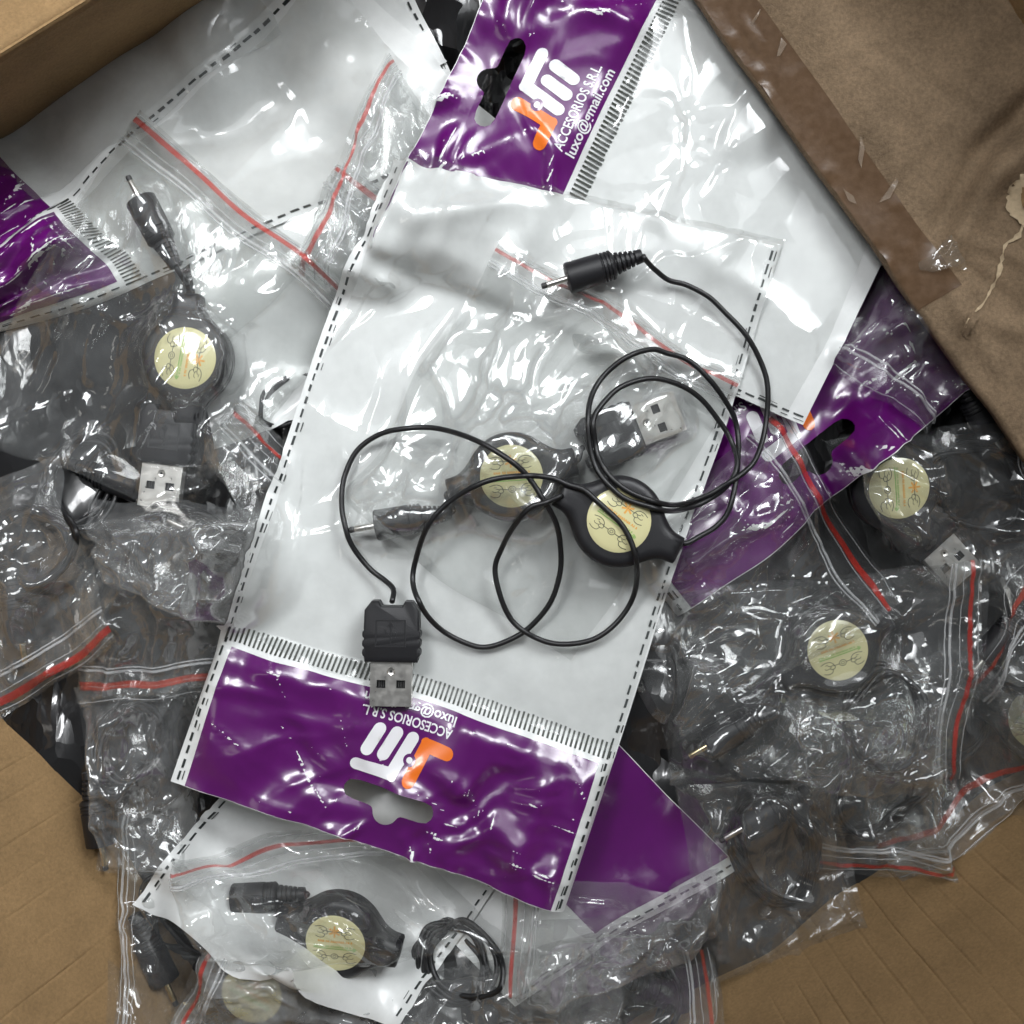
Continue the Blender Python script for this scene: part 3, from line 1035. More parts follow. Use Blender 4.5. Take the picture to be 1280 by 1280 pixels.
def usb_shell():
    xs = [-28.5, -19.5, -7.5, 7.5, 19.5, 28.5]
    ys = [-104, -79, -68, -42]
    z0, z1, th = 7.5, 28.5, 1.6
    vs, fs, fm = [], [], []
    def quad(p, m=0):
        s = len(vs); vs.extend([(x * K, y * K, z * K) for x, y, z in p]); fs.append((s, s + 1, s + 2, s + 3)); fm.append(m)
    for (z, flip) in ((z1, False), (z0, True), (z1 - th, True), (z0 + th, False)):
        for j in range(3):
            for i in range(5):
                if j == 1 and i in (1, 3):
                    continue
                p = [(xs[i], ys[j], z), (xs[i + 1], ys[j], z), (xs[i + 1], ys[j + 1], z), (xs[i], ys[j + 1], z)]
                quad(p[::-1] if flip else p)
    for j in (1,):                                   # hole rims
        for i in (1, 3):
            for (za, zb) in ((z1, z1 - th), (z0 + th, z0)):
                c = [(xs[i], ys[j]), (xs[i + 1], ys[j]), (xs[i + 1], ys[j + 1]), (xs[i], ys[j + 1])]
                for k in range(4):
                    a, b = c[k], c[(k + 1) % 4]
                    quad([(*a, za), (*b, za), (*b, zb), (*a, zb)])
    for x, s in ((-28.5, 1), (28.5, -1)):            # sides, with inner faces
        quad([(x, ys[0], z0), (x, ys[0], z1), (x, ys[-1], z1), (x, ys[-1], z0)])
        quad([(x + s * th, ys[0], z0), (x + s * th, ys[0], z1), (x + s * th, ys[-1], z1), (x + s * th, ys[-1], z0)])
    for (xa, xb, za, zb) in ((-28.5, 28.5, z1 - th, z1), (-28.5, 28.5, z0, z0 + th), (-28.5, -26.9, z0, z1), (26.9, 28.5, z0, z1)):
        quad([(xa, ys[0], za), (xb, ys[0], za), (xb, ys[0], zb), (xa, ys[0], zb)])
    # dark tongue inside
    b = box_vf(-26 * K, 26 * K, -100 * K, -42 * K, 10 * K, 20 * K)
    s = len(vs); vs.extend(b[0]); fs.extend([tuple(k + s for k in q) for q in b[1]]); fm.extend([1] * 6)
    # spring tabs seen through the two windows
    for x in (-17.5, 9.5):
        for dx in (0, 3.2, 6.4):
            b = box_vf((x + dx) * K, (x + dx + 1.6) * K, -79 * K, -68 * K, 20 * K, 24 * K)
            s = len(vs); vs.extend(b[0]); fs.extend([tuple(k + s for k in q) for q in b[1]]); fm.extend([1] * 6)
    # round dimple: a raised ring and a sunk dark eye
    m = 14
    s = len(vs)
    for (r, z) in ((5.6, 28.5), (4.8, 29.3), (3.6, 28.9), (2.0, 28.6)):
        for k in range(m):
            a = 2 * math.pi * k / m
            vs.append((r * math.cos(a) * K, (-56 + r * math.sin(a)) * K, z * K))
    for j in range(3):
        for k in range(m):
            k2 = (k + 1) % m
            fs.append((s + j * m + k, s + j * m + k2, s + (j + 1) * m + k2, s + (j + 1) * m + k)); fm.append(0)
    fs.append(tuple(s + 3 * m + k for k in range(m))); fm.append(1)
    return vs, fs, fm
v, f, fm = usb_shell()
ME_SHELL = me_new('usb_shell', v, f, [M['metal'], M['inner']], smooth=False, fmat=fm)

# barrel plug, tip towards +x, axis at z = 0
body = [(-68, 6), (-67, 9.5), (-61, 10)]
for k in range(5):
    x = -61 + k * 6.6; r = 10 + k * 1.2
    body += [(x, r), (x + 3.6, r + 0.5), (x + 3.8, r - 2.6), (x + 6.2, r - 2.2), (x + 6.5, r + 1)]
body += [(-27, 17.5)]
for k in range(3):
    x = -25 + k * 5
    body += [(x, 20), (x + 2.6, 20.6), (x + 2.8, 18.6), (x + 4.6, 18.8)]
body += [(-9, 20.8), (36, 21.6), (38.5, 20.5), (39.4, 18), (39.4, 5)]
v, f = lathe_x(body, 26)
ME_DC = me_new('barrel_plug', v, f, M['rubber'], sharp=42)
v, f = lathe_x([(38, 4.6), (67, 4.4), (68, 4.0), (68, 2.8)], 16)
v2, f2 = lathe_x([(66, 3.4), (68, 3.9), (73, 4.2), (75.5, 3.6), (75.6, 1.6), (72, 1.4)], 14)
v, f, fm = join([(v, f, 0), (v2, f2, 1)])
ME_TIP = me_new('plug_tip', v, f, [M['metal'], M['inner']], fmat=fm, sharp=45)
ME_TIPB = ME_TIP.copy(); ME_TIPB.materials[0] = M['brass']

def put(me, name, parent, M4):
    o = bpy.data.objects.new(name, me)
    link(o)
    o.parent = parent
    o.matrix_local = M4
    return o

def tilt_matrix(c, ang, tilt=(0, 0)):
    """place at c, turned by ang (photo degrees, clockwise on screen is positive), tilted about its own x and y"""
    return Matrix.Translation(Vector(c)) @ Matrix.Rotation(math.radians(-ang), 4, 'Z') @ Matrix.Rotation(math.radians(tilt[0]), 4, 'X') @ Matrix.Rotation(math.radians(tilt[1]), 4, 'Y')

def cable(label, reel=None, usb=None, dc=None, cords=(), group='retractable charger cables', tip='metal', coil=None, auto=True, dz=0.0, q=80, name='charger_cable'):
    """reel=(px,py,ang[,tilt]) ; usb=(px,py,ang) shell pointing down at 0 ; dc=(px,py,ang) tip to the right at 0"""
    first = reel or usb or dc or coil
    z0 = rest_height(first[0], first[1], 30, q)
    t = Thing(name, label, 'cable', tuple(at(first[0], first[1], z0)), group)
    inv = Matrix.Translation(-t.loc)
    ends = {}
    stamps = []
    if reel:
        px, py, ang = reel[:3]
        tl = reel[3] if len(reel) > 3 else (0, 0)
        z = rest_height(px, py, 55, q) + dz + 0.01 + 0.62 * abs(math.sin(math.radians(tl[0]))) + 0.8 * abs(math.sin(math.radians(tl[1])))
        c = at(px, py, z + REEL_T * K); c[2] = z
        m = tilt_matrix(c, ang, tl)
        r = put(ME_REEL, 'reel', t.o, inv @ m)
        rs = random.Random(int(px * 7 + py))
        ms = Matrix.Translation((rs.uniform(-0.015, 0.015), rs.uniform(-0.015, 0.015), 0)) @ Matrix.Rotation(rs.uniform(-0.22, 0.22), 4, 'Z')
        put(ME_STICKER, 'sticker', r, ms)
        put(ME_PRINT, 'sticker_print', r, ms)
        zt = z + (REEL_T + 4) * K
        stamps.append(('d', c, 0.63, zt, tl, ang))
        ends['r+'] = np.array(m @ Vector((0.90, 0, 0.22))); ends['r-'] = np.array(m @ Vector((-0.90, 0, 0.22)))
        ends['rd'] = np.array((m.to_3x3() @ Vector((1, 0, 0))))
        e = np.array(m @ Vector((0.74, 0, 0.40))), np.array(m @ Vector((-0.74, 0, 0.40)))
        stamps.append(('c', e[0], e[1], 0.18, float(max(e[0][2], e[1][2]))))
    if usb:
        px, py, ang = usb[:3]
        tl = usb[3] if len(usb) > 3 else (0, 0)
        z = rest_height(px, py, 36, q) + dz + 0.01
        c = at(px, py, z + USB_T * K); c[2] = z
        m = tilt_matrix(c, ang, tl)
        r = put(ME_USB, 'usb_plug', t.o, inv @ m)
        put(ME_SHELL, 'usb_shell', r, Matrix.Identity(4))
        put(ME_USBMARK, 'usb_mark', r, Matrix.Identity(4))
        stamps.append(('b', m, -0.43, 0.43, -0.46, 0.44, USB_T * K + 0.01))
        stamps.append(('b', m, -0.31, 0.31, -1.06, -0.4, 0.29))
        ends['u'] = np.array(m @ Vector((0, 0.36, 0.17))); ends['ud'] = np.array(m.to_3x3() @ Vector((0, 1, 0)))
    if dc:
        px, py, ang = dc[:3]
        tl = dc[3] if len(dc) > 3 else (0, 0)
        z = rest_height(px, py, 24, q) + dz + 0.215
        c = at(px, py, z + 0.1); c[2] = z
        m = tilt_matrix(c, ang, tl)
        r = put(ME_DC, 'barrel_plug', t.o, inv @ m)
        put(ME_TIPB if tip == 'brass' else ME_TIP, 'plug_tip', r, Matrix.Identity(4))
        a = np.array(m @ Vector((-0.2, 0, 0))); b = np.array(m @ Vector((0.36, 0, 0)))
        stamps.append(('c', a, b, 0.216, float(max(a[2], b[2]) + 0.216)))
        a = np.array(m @ Vector((-0.62, 0, 0)))
        stamps.append(('c', a, np.array(m @ Vector((-0.2, 0, 0))), 0.13, float(a[2] + 0.13)))
        a = np.array(m @ Vector((0.7, 0, 0)))
        stamps.append(('c', a, b, 0.05, float(a[2] + 0.05)))
        ends['d'] = np.array(m @ Vector((-0.67, 0, 0))); ends['dd'] = np.array(m.to_3x3() @ Vector((-1, 0, 0)))
    if coil:
        cx, cy_, cr, cn, sd = coil
        rs = np.random.default_rng(sd)
        path = []
        a0 = rs.uniform(0, 6.28); ex = rs.uniform(0.55, 0.85); rot = rs.uniform(0, 3.14)
        for k in range(cn * 9 + 4):
            a = a0 + k * 2 * math.pi / 9
            rr = cr * (1 + rs.normal(0, 0.09))
            x, y = rr * math.cos(a), rr * ex * math.sin(a)
            path.append((cx + x * math.cos(rot) - y * math.sin(rot) + k * 0.5, cy_ + x * math.sin(rot) + y * math.cos(rot)))
        pth = spline(path, 5.0)
        zz = np.array([float(hs(*at(x, y, -1.2)[:2])) for x, y in pth])
        for _i in range(50):
            zz[1:-1] = np.maximum(zz[1:-1], 0.5 * (zz[2:] + zz[:-2]) - 0.002)
        zz = zz + 0.05 + 0.24 * np.linspace(0, 1, len(zz)) + 0.04 * np.sin(np.arange(len(zz)) * 0.21)
        cc = np.array([at(x, y, z) for (x, y), z in zip(pth, zz)])
        vv, fcs = tube(cc, 0.042, 8)
        mesh('cord', vv, fcs, M['cordm'], t.o, t.loc)
        for i in range(0, len(cc) - 1):
            iy, ix = hidx(cc[i:i + 1, 0], cc[i:i + 1, 1])
            for oy in (-1, 0, 1):
                for ox in (-1, 0, 1):
                    H[iy + oy, ix + ox] = np.maximum(H[iy + oy, ix + ox], cc[i, 2] + 0.045)
    for s in stamps:
        if s[0] == 'd':
            stamp_disc(s[1], s[2], s[3], 0.07)
        elif s[0] == 'b':
            stamp_box(*s[1:])
        else:
            stamp_capsule(s[1], s[2], s[3], s[4])
    def auto_cord(p, d0, q_, d1):
        L = np.linalg.norm(q_ - p)
        tt = np.linspace(0, 1, 26)[:, None]
        m0, m1 = d0 * L * 1.3, -d1 * L * 1.3
        c = (2 * tt ** 3 - 3 * tt ** 2 + 1) * p + (tt ** 3 - 2 * tt ** 2 + tt) * m0 + (-2 * tt ** 3 + 3 * tt ** 2) * q_ + (tt ** 3 - tt ** 2) * m1
        v, f = tube(c, 0.04, 8)
        mesh('cord', v, f, M['cordm'], t.o, t.loc)
        for i in range(len(c) - 1):
            stamp_capsule(c[i], c[i + 1], 0.05, float(c[i][2] + 0.045))
    if auto and reel:
        if usb:
            k = 'r+' if np.linalg.norm(ends['r+'] - ends['u']) < np.linalg.norm(ends['r-'] - ends['u']) else 'r-'
            auto_cord(ends[k], ends['rd'] * (1 if k == 'r+' else -1), ends['u'], ends['ud'])
        if dc:
            k = 'r+' if np.linalg.norm(ends['r+'] - ends['d']) < np.linalg.norm(ends['r-'] - ends['d']) else 'r-'
            auto_cord(ends[k], ends['rd'] * (1 if k == 'r+' else -1), ends['d'], ends['dd'])
    return t, ends

# ------------------------------------------------------------------ zip bags
ZG = 'clear zip bags in the pile'
def zip_bag(label, quad, seed, red='red', ridge=True, excess=0.03, film='film', back=True, red_at=(13, 18), ridge_at=36, content=None, bend=0.1, noise=0.12, waves=9, cell=4.2, iters=50, creases=None, **kw):
    """quad: mouth left, mouth right, foot right, foot left (photo px). content() lays the things inside"""
    bk = None
    if back:
        bk = Sheet(quad, cell=9, excess=0.01, seed=seed + 100, iters=12, noise=0.02, waves=8, warp=3)
    if content:
        content()
    s = Sheet(quad, cell=cell, excess=excess, seed=seed, bend=bend, noise=noise, waves=waves, iters=iters, flatmouth=(ridge_at + 16) if (red or ridge) else 0,
              creases=creases or dict(n=34, amp=0.11, length=(80, 280), width=(4, 14), stars=3, rays=5), **kw)
    t = Thing('zip_bag', label, 'bag', s.center(), ZG)
    if bk is not None:
        mesh('back_film', bk.P, bk.faces(), M['film_back'], t.o, t.loc)
    mesh('front_film', *s.fine(), M[film], t.o, t.loc)
    if red:
        v, f = strip_mesh(s, 0, s.W, red_at[0], red_at[1], 0.014)
        mesh('red_stripe', v, f, M[red], t.o, t.loc)
    if ridge:
        a = np.linspace(0, s.W, max(8, int(s.W / 6)))
        for k, rb in enumerate((ridge_at, ridge_at + 5)):
            p = s.pos(a, np.full_like(a, rb)); p[:, 2] += 0.012
            v, f = tube(p, 0.022 if k == 0 else 0.012, 6)
            mesh('zip_ridge', v, f, M['ridge'], t.o, t.loc)
        for rb in (5, 26):
            p = s.pos(a, np.full_like(a, float(rb))); p[:, 2] += 0.006
            v, f = tube(p, 0.007, 5)
            mesh('press_line', v, f, M['ridge'], t.o, t.loc)
    return t, s

# ------------------------------------------------------------------ printed header bags
MAIN_O = np.array((707.0, 1143.0)); EU = np.array((-0.947, -0.320)); EV = np.array((0.320, -0.947))
def loc_main(p):
    d = np.array(p) - MAIN_O
    return (float(d @ EU), float(d @ EV))
LOGO_ORANGE = [loc_main(p) for p in ((557.5, 944.7), (531.3, 935.3), (507.8, 977.5))]
LOGO_WHITE = [[loc_main(p) for p in s] for s in (((442.8, 954), (485.3, 969), (513.4, 926)), ((473, 912), (456.8, 936)), ((493.8, 918.4), (476.5, 943.8)))]
LOGO_DOT = loc_main((508.8, 952.8))
SLOT_C = (258.0, 62.0)
def slot_shape(x, y):
    return smin(sd_capsule(x, y, -46, 0, 46, 0, 13), math.hypot(x, y + 15) - 16, 8)
SLOT = [(x + SLOT_C[0], y + SLOT_C[1]) for x, y in polar_union(slot_shape, 64)]

def printed_bag(label, quad, seed, lens=(524, 850), header=190, ticks=True, film=None, logo=True, slot=True, folds=True, excess=0.006, dashes=True, content=None,
                film_kw=None, smooth=10, iters=24, cell=6.0, noise=0.02, bend=0.5, far_dashes=False, **kw):
    s = Sheet(quad, cell=cell, excess=excess, bend=bend, seed=seed, iters=iters, noise=noise, waves=7, smooth=smooth, warp=kw.pop('warp', 2.5), lens=lens, stamp=False, tight=kw.pop('tight', 120), **kw)
    W, L = lens
    rng = np.random.default_rng(seed + 7)
    A = np.linspace(0, W, s.nx)[None, :] * np.ones((s.ny, 1)); B = np.linspace(0, L, s.ny)[:, None] * np.ones((1, s.nx))
    if folds and header:
        # creases fanning out from the hang hole and across the header
        dx = A - SLOT_C[0]; dy = B - SLOT_C[1]
        r = np.hypot(dx, dy * 1.3); th = np.arctan2(dy, dx)
        wig = smooth_noise(A.shape, 9, rng) * 0.25
        zz = np.zeros_like(A)
        zz += smooth_noise(A.shape, 7, rng) * 0.10 + smooth_noise(A.shape, 13, rng) * 0.04
        for k in range(22):
            t0 = rng.uniform(-math.pi, math.pi); w = rng.uniform(0.06, 0.2); am = rng.uniform(0.03, 0.09)
            r0 = rng.uniform(40, 75); r1 = rng.uniform(120, 260)
            d = np.angle(np.exp(1j * (th - t0 + wig)))
            env = np.clip((r - r0) / 25, 0, 1) * np.clip((r1 - r) / 60, 0, 1)
            zz += am * env * np.exp(-np.abs(d / w) ** 1.9)
        for k in range(22):
            c = (rng.uniform(20, W - 20), rng.uniform(15, header - 5)); a0 = rng.uniform(-0.9, 0.9) + math.pi / 2 * rng.choice([0, 1]); ln = rng.uniform(40, 110); wd = rng.uniform(6, 17)
            u_ = (A - c[0]) * math.cos(a0) + (B - c[1]) * math.sin(a0); v_ = -(A - c[0]) * math.sin(a0) + (B - c[1]) * math.cos(a0) + wig * 26
            zz += rng.uniform(0.02, 0.08) * np.exp(-(u_ / ln) ** 2 - np.abs(v_ / wd) ** 1.8)
        for k in range(40):
            c = (rng.uniform(10, W - 10), rng.uniform(5, header)); a0 = math.atan2(c[1] - SLOT_C[1], c[0] - SLOT_C[0]) + rng.normal(0, 0.5); ln = rng.uniform(25, 90); wd = rng.uniform(2.5, 6)
            u_ = (A - c[0]) * math.cos(a0) + (B - c[1]) * math.sin(a0); v_ = -(A - c[0]) * math.sin(a0) + (B - c[1]) * math.cos(a0) + wig * 30
            zz += rng.uniform(0.012, 0.035) * np.exp(-(u_ / ln) ** 2 - np.abs(v_ / wd) ** 1.3)
        edge = np.clip((header + 25 - B) / 40, 0, 1) * np.clip(np.minimum(A, W - A) / 30, 0, 1) ** 0.5
        zz *= 1 - 0.8 * np.exp(-((A - 262) / 75) ** 2 - ((B - 140) / 60) ** 2)
        s.P[..., 2] += (zz - zz.min()) * edge
    stamp_grid(s.P, 0.05)
    t = Thing('printed_bag', label, 'bag', s.center(), 'printed hang bags')
    keep = None
    if slot and header:
        ca = (A[:-1, :-1] + A[1:, 1:]) / 2; cb = (B[:-1, :-1] + B[1:, 1:]) / 2
        exp = [(SLOT_C[0] + (x - SLOT_C[0]) * 1.06 + (3.5 if x > SLOT_C[0] else -3.5), SLOT_C[1] + (y - SLOT_C[1]) * 1.25) for x, y in SLOT]
        keep = ~inside(exp, ca, cb)
    mesh('back_panel', s.P, s.faces(keep), M['white'], t.o, t.loc)
    def lay(v2, off):
        p = s.pos(v2[:, 0], v2[:, 1]); p[:, 2] += off
        return p
    if header:
        v2, f = fill2d([(19, 1), (W - 19, 1), (W - 19, header), (19, header)], [SLOT] if slot else [], 5.0)
        mesh('header_panel', lay(v2, 0.008), f, M['purple'], t.o, t.loc)
    if ticks and header:
        vs, fs = [], []
        x = 8.0
        while x < W - 8:
            b0, b1 = header + 7, header + 27 + rng.uniform(-1, 1)
            q = np.array([(x, b0), (x + 2.7, b0), (x + 2.7, b1), (x, b1)])
            i = len(vs); vs += list(lay(q, 0.012)); fs.append((i, i + 1, i + 2, i + 3))
            x += 6.1
        mesh('tick_marks', vs, fs, M['ink_line'], t.o, t.loc, smooth=False, kind='stuff')
    if dashes:
        vs, fs = [], []
        for xc in (8.5, W - 8.5):
            b = 5.0
            while b < L - 12:
                ln = rng.uniform(8, 13)
                j = rng.uniform(-0.8, 0.8)
                wd = rng.uniform(1.1, 1.7)
                q = np.array([(xc + j - wd, b), (xc + j + wd, b + rng.uniform(-1, 1)), (xc + j + wd, b + ln), (xc + j - wd, b + ln + rng.uniform(-1, 1))])
                i = len(vs); vs += list(lay(q, 0.012)); fs.append((i, i + 1, i + 2, i + 3))
                if rng.random() < 0.3:
                    q2 = q + np.array((rng.choice([-4.5, 4.5]), rng.uniform(-3, 3))); q2[1:3, 0] -= 1.6
                    i = len(vs); vs += list(lay(q2, 0.012)); fs.append((i, i + 1, i + 2, i + 3))
                b += ln + rng.uniform(4.5, 8)
        mesh('seal_dashes', vs, fs, M['ink_black'], t.o, t.loc, smooth=False, kind='stuff')
    if logo and header:
        v2, f = fill2d(stroke_outline(LOGO_ORANGE, 17), [], 5.0)
        mesh('orange_mark', lay(v2, 0.016), f, M['ink_orange'], t.o, t.loc)
        for st in LOGO_WHITE:
            v2, f = fill2d(stroke_outline(st, 15.5), [], 5.0)
            mesh('white_mark', lay(v2, 0.016), f, M['ink_white'], t.o, t.loc)
        dot = [(LOGO_DOT[0] + 8 * math.cos(a), LOGO_DOT[1] + 8 * math.sin(a)) for a in np.linspace(0, 2 * math.pi, 20, endpoint=False)]
        v2, f = fill2d(dot, [], 4.0)
        mesh('mark_eye', lay(v2, 0.021), f, M['purple'], t.o, t.loc)
        dot = [(LOGO_DOT[0] + 4 * math.cos(a), LOGO_DOT[1] + 4 * math.sin(a)) for a in np.linspace(0, 2 * math.pi, 16, endpoint=False)]
        v2, f = fill2d(dot, [], 4.0)
        mesh('mark_pupil', lay(v2, 0.026), f, M['ink_white'], t.o, t.loc)
        for (txt, y, w, h) in (('ACCESORIOS S.R.L.', 168.5, 118, 12.5), ('luxo@gmail.com', 184.5, 120, 12.5)):
            v2, f = text2d(txt, 206, y, w, h, 0.018)
            mesh('lettering', lay(v2, 0.016), f, M['ink_white'], t.o, t.loc, smooth=False)
    return t, s

# ------------------------------------------------------------------ cardboard box
AX = np.array((0.85, -0.53)); AX /= np.linalg.norm(AX)      # along the box, photo px
BX = np.array((-AX[1], AX[0]))                               # across the box (towards the bottom right)
box = Thing('cardboard_box', 'open brown corrugated cardboard box holding the whole heap of bags', 'box', (0, 0, -5))

def wall(p0, along, out, s0, s1, z0, z1, lean, groove=40, seed=1, material='card', name='wall', cross=True, lean_on=True):
    """inner face of a box wall through photo pixel p0 at height z0, leaning outwards; pressed flute lines are real grooves"""
    rng = np.random.default_rng(seed)
    c = at(p0[0], p0[1], z0)[:2]
    al = np.array((along[0], -along[1])); ou = np.array((out[0], -out[1]))
    def breaks(lo, hi, step, jit, w):
        xs, dep = [lo], [0.0]
        x = lo + step * rng.uniform(0.3, 0.8)
        while x < hi - 0.1:
            wd = w * rng.uniform(0.7, 1.3); d = rng.uniform(0.3, 1.0)
            for k, e in ((-2.2, 0), (-0.8, 0.8), (0, 1), (0.8, 0.8), (2.2, 0)):
                xs.append(x + k * wd); dep.append(e * d)
            nx_ = x + step * (1 + rng.uniform(-jit, jit))
            for t in np.linspace(x + 4 * w, nx_ - 4 * w, 3):
                xs.append(t); dep.append(0.0)
            x = nx_
        xs.append(hi); dep.append(0.0)
        o = np.argsort(xs)
        return np.array(xs)[o], np.array(dep)[o]
    hl = (z1 - z0) * math.hypot(1, lean)   # slant height
    S, ds = breaks(s0, s1, groove / 100, 0.25, 0.011)
    T, dt = breaks(-1.6, hl, 1.1 if cross else 30.0, 0.5, 0.008)
    tt_ = np.linspace(-1.6, hl, 40)
    dt = np.interp(tt_, T, dt); T = tt_
    sg, tg = np.meshgrid(S, T)
    dep = np.maximum(ds[None, :] * np.ones_like(sg), (dt[:, None] * np.ones_like(sg)) * 0.3)
    big = smooth_noise(sg.shape, 5, rng) * 0.018 + smooth_noise(sg.shape, 16, rng) * 0.006
    dep = dep * np.clip(0.75 + 0.45 * smooth_noise(sg.shape, 9, rng), 0.1, 1.6)
    nrm = np.array((-ou[0], -ou[1], lean)); nrm /= np.linalg.norm(nrm)
    zz = z0 + tg / math.hypot(1, lean)
    xx = c[0] + al[0] * sg + ou[0] * (zz - z0) * lean
    yy = c[1] + al[1] * sg + ou[1] * (zz - z0) * lean
    P = np.stack([xx, yy, zz], -1)
    wig = smooth_noise(sg.shape, 5, rng) * 0.014
    P[..., :2] += wig[..., None] * al
    P += (big - 0.013 * dep)[..., None] * nrm
    ny, nx = sg.shape
    i = np.arange(ny - 1)[:, None] * nx + np.arange(nx - 1)[None]
    f = np.stack([i, i + 1, i + 1 + nx, i + nx], -1).reshape(-1, 4)
    n = ny * nx
    Q = P - nrm * 0.19                                       # outer face, board thickness
    f2 = f[:, ::-1] + n
    rim = []
    for k in range(nx - 1):
        rim.append(((ny - 1) * nx + k, (ny - 1) * nx + k + 1, n + (ny - 1) * nx + k + 1, n + (ny - 1) * nx + k))
    mesh(name, np.concatenate([P.reshape(-1, 3), Q.reshape(-1, 3)]), list(f) + list(f2) + rim, M[material], box.o, box.loc)
    if not lean_on:
        return c, al, ou
    # the pile can lean on it
    d = (GX - c[0]) * ou[0] + (GY - c[1]) * ou[1]
    zw = z0 + d / lean
    np.copyto(H, np.maximum(H, np.minimum(zw, z1 + 0.5)).astype(np.float32), where=d > 0)
    return c, al, ou

rng0 = np.random.default_rng(11)
H += (smooth_noise(H.shape, 9, rng0) * 0.34 + smooth_noise(H.shape, 22, rng0) * 0.1).astype(np.float32)
H0 = H.copy()
# crumpled dark mass of buried bags under everything
sl = slice(10, HN - 10, 2)
hp = np.stack([GX[sl, sl], GY[sl, sl], H[sl, sl]], -1)
hp[..., 2] -= 0.02
n_ = hp.shape[0]
rr = np.hypot(hp[..., 0], hp[..., 1])
i = np.arange(n_ - 1)[:, None] * n_ + np.arange(n_ - 1)[None]
heap_faces = np.stack([i, i + 1, i + 1 + n_, i + n_], -1)
# inside the box only
ca = (hp[..., 0] * AX[0] - hp[..., 1] * AX[1]); cb = (hp[..., 0] * BX[0] - hp[..., 1] * BX[1])
okc = (np.abs(ca[:-1, :-1]) < 8.2) & (np.abs(cb[:-1, :-1]) < 8.2)
hb = mesh('buried_bags', hp.reshape(-1, 3), heap_faces[okc], M['heap'], None, None, kind='stuff')
hb['label'] = 'dark crumpled mass of bagged black cables filling the box'

wall((66, 1030), BX, -AX, -9, 9, -2.1, 1.6, 0.55, groove=46, seed=3, cross=False)
wall((1000, 1178), AX, BX, -9, 9, -2.1, 2.4, 0.18, groove=37, seed=5, cross=False)
TLW = np.array((640, 640)) - BX * 880 * D / (D + 3.2)
wall(TLW, AX, -BX, -11, 11, -3.2, 0.25, -0.21, groove=4000, seed=7, cross=False, lean_on=False)
wall((1250, 259), BX, AX, -9, 9, -3.2, 1.2, 0.05, groove=60, seed=8, cross=False, lean_on=False)
# box floor, mostly buried
fl = [at(p[0], p[1], -4.6) for p in (np.array((640, 640)) + AX * sx * 1100 + BX * sy * 1100 for sx, sy in ((-1, -1), (1, -1), (1, 1), (-1, 1)))]
lo = [p - np.array((0, 0, 0.19)) for p in fl]
mesh('floor', fl + lo, [(3, 2, 1, 0), (4, 5, 6, 7), (0, 1, 5, 4), (1, 2, 6, 5), (2, 3, 7, 6), (3, 0, 4, 7)], M['card'], box.o, box.loc, smooth=False)
# flap of the far left wall, folded outwards
zt = 0.25
a0 = -8.1 * np.array((BX[0], -BX[1]))
al = np.array((AX[0], -AX[1])); ou = -np.array((BX[0], -BX[1]))
vs = []
for zo in (0, -0.19):
    for s in (-9, 9):
        for d, dz in ((0.0, 0.02), (4.5, -1.0)):
            p = a0 + al * s + ou * d
            vs.append((p[0], p[1], zt + dz + zo))
mesh('flap', vs, [(0, 2, 3, 1), (4, 5, 7, 6), (0, 4, 6, 2), (0, 1, 5, 4), (2, 6, 7, 3), (1, 3, 7, 5)], M['card'], box.o, box.loc, smooth=False)

# ------------------------------------------------------------------ right side, lowest first
CAB = 'retractable charger cables'
def put_cable(**k):
    return lambda: cable(**k)

cable('dark coil of cord under the purple header at the right wall', coil=(1215, 610, 60, 3, 1), dc=(1230, 520, 60))
cable('reel on edge with narrow sliver of cream sticker at the right picture edge', reel=(1326, 905, 10, (0, -38)), coil=(1180, 910, 55, 3, 2))
zip_bag('milky zip bag against the bottom right wall with a slanted red stripe', [(1120, 1098), (1345, 955), (1270, 770), (1010, 900)], 11, red='redpale', red_at=(44, 50), ridge_at=24, film='film')
zip_bag('small zip bag whose mouth hangs straight down onto bare cardboard at lower right', [(1188, 1092), (1000, 1092), (985, 860), (1190, 880)], 12, film='film_clear',
        content=put_cable(label='coiled black cord in the lower right zip bag above bare cardboard', coil=(1085, 985, 70, 4, 3), dc=(1130, 950, 20)))
zip_bag('grey hazy zip bag over the half hidden reel beside the torn flap', [(1310, 520), (1335, 760), (1120, 765), (1035, 545)], 13, film='film_clear',
        content=put_cable(label='cable with reel partly tucked under the purple header, by the torn flap', reel=(1122, 606, 75, (0, 8)), usb=(1150, 655, -42)))
zip_bag('zip bag at the right edge with two slanting lines, red above white', [(1178, 838), (1300, 680), (1480, 840), (1340, 1000)], 14, film='film_clear', red='redpale',
        content=put_cable(label='dark coiled cable at the right picture edge in a slanted zip bag', dc=(1255, 800, 130), coil=(1265, 830, 50, 3, 4)))
P8, s8 = printed_bag('printed bag with purple header and empty hang hole below the brown flap', [(1256, 453), (848, 773), (584, 441), (989, 121)], 21, lens=(518, 424), header=190, cell=6)
zip_bag('shiny zip bag lying across the right end of the purple header', [(1033, 452), (1160, 540), (1262, 420), (1120, 300)], 15, film='film_clear', red=None, ridge_at=20, excess=0.05)
zip_bag('large zip bag at right whose upright mouth crosses the heap, reel and barrel plug inside', [(1238, 700), (1200, 985), (838, 985), (850, 735)], 16, film='film_clear', excess=0.035,
        content=put_cable(label='cable with cream sticker reel and brass tipped plug in the large right zip bag', reel=(1046, 812, -30), dc=(915, 917, 150), coil=(1100, 900, 62, 3, 5), tip='brass'))
P7, s7 = printed_bag('printed bag with plain dark purple corner pointing at the bottom right cardboard', [(564, 703), (920, 1083), (640, 1256), (284, 875)], 22, lens=(524, 330), header=190, logo=False, slot=False, ticks=False, folds=False)
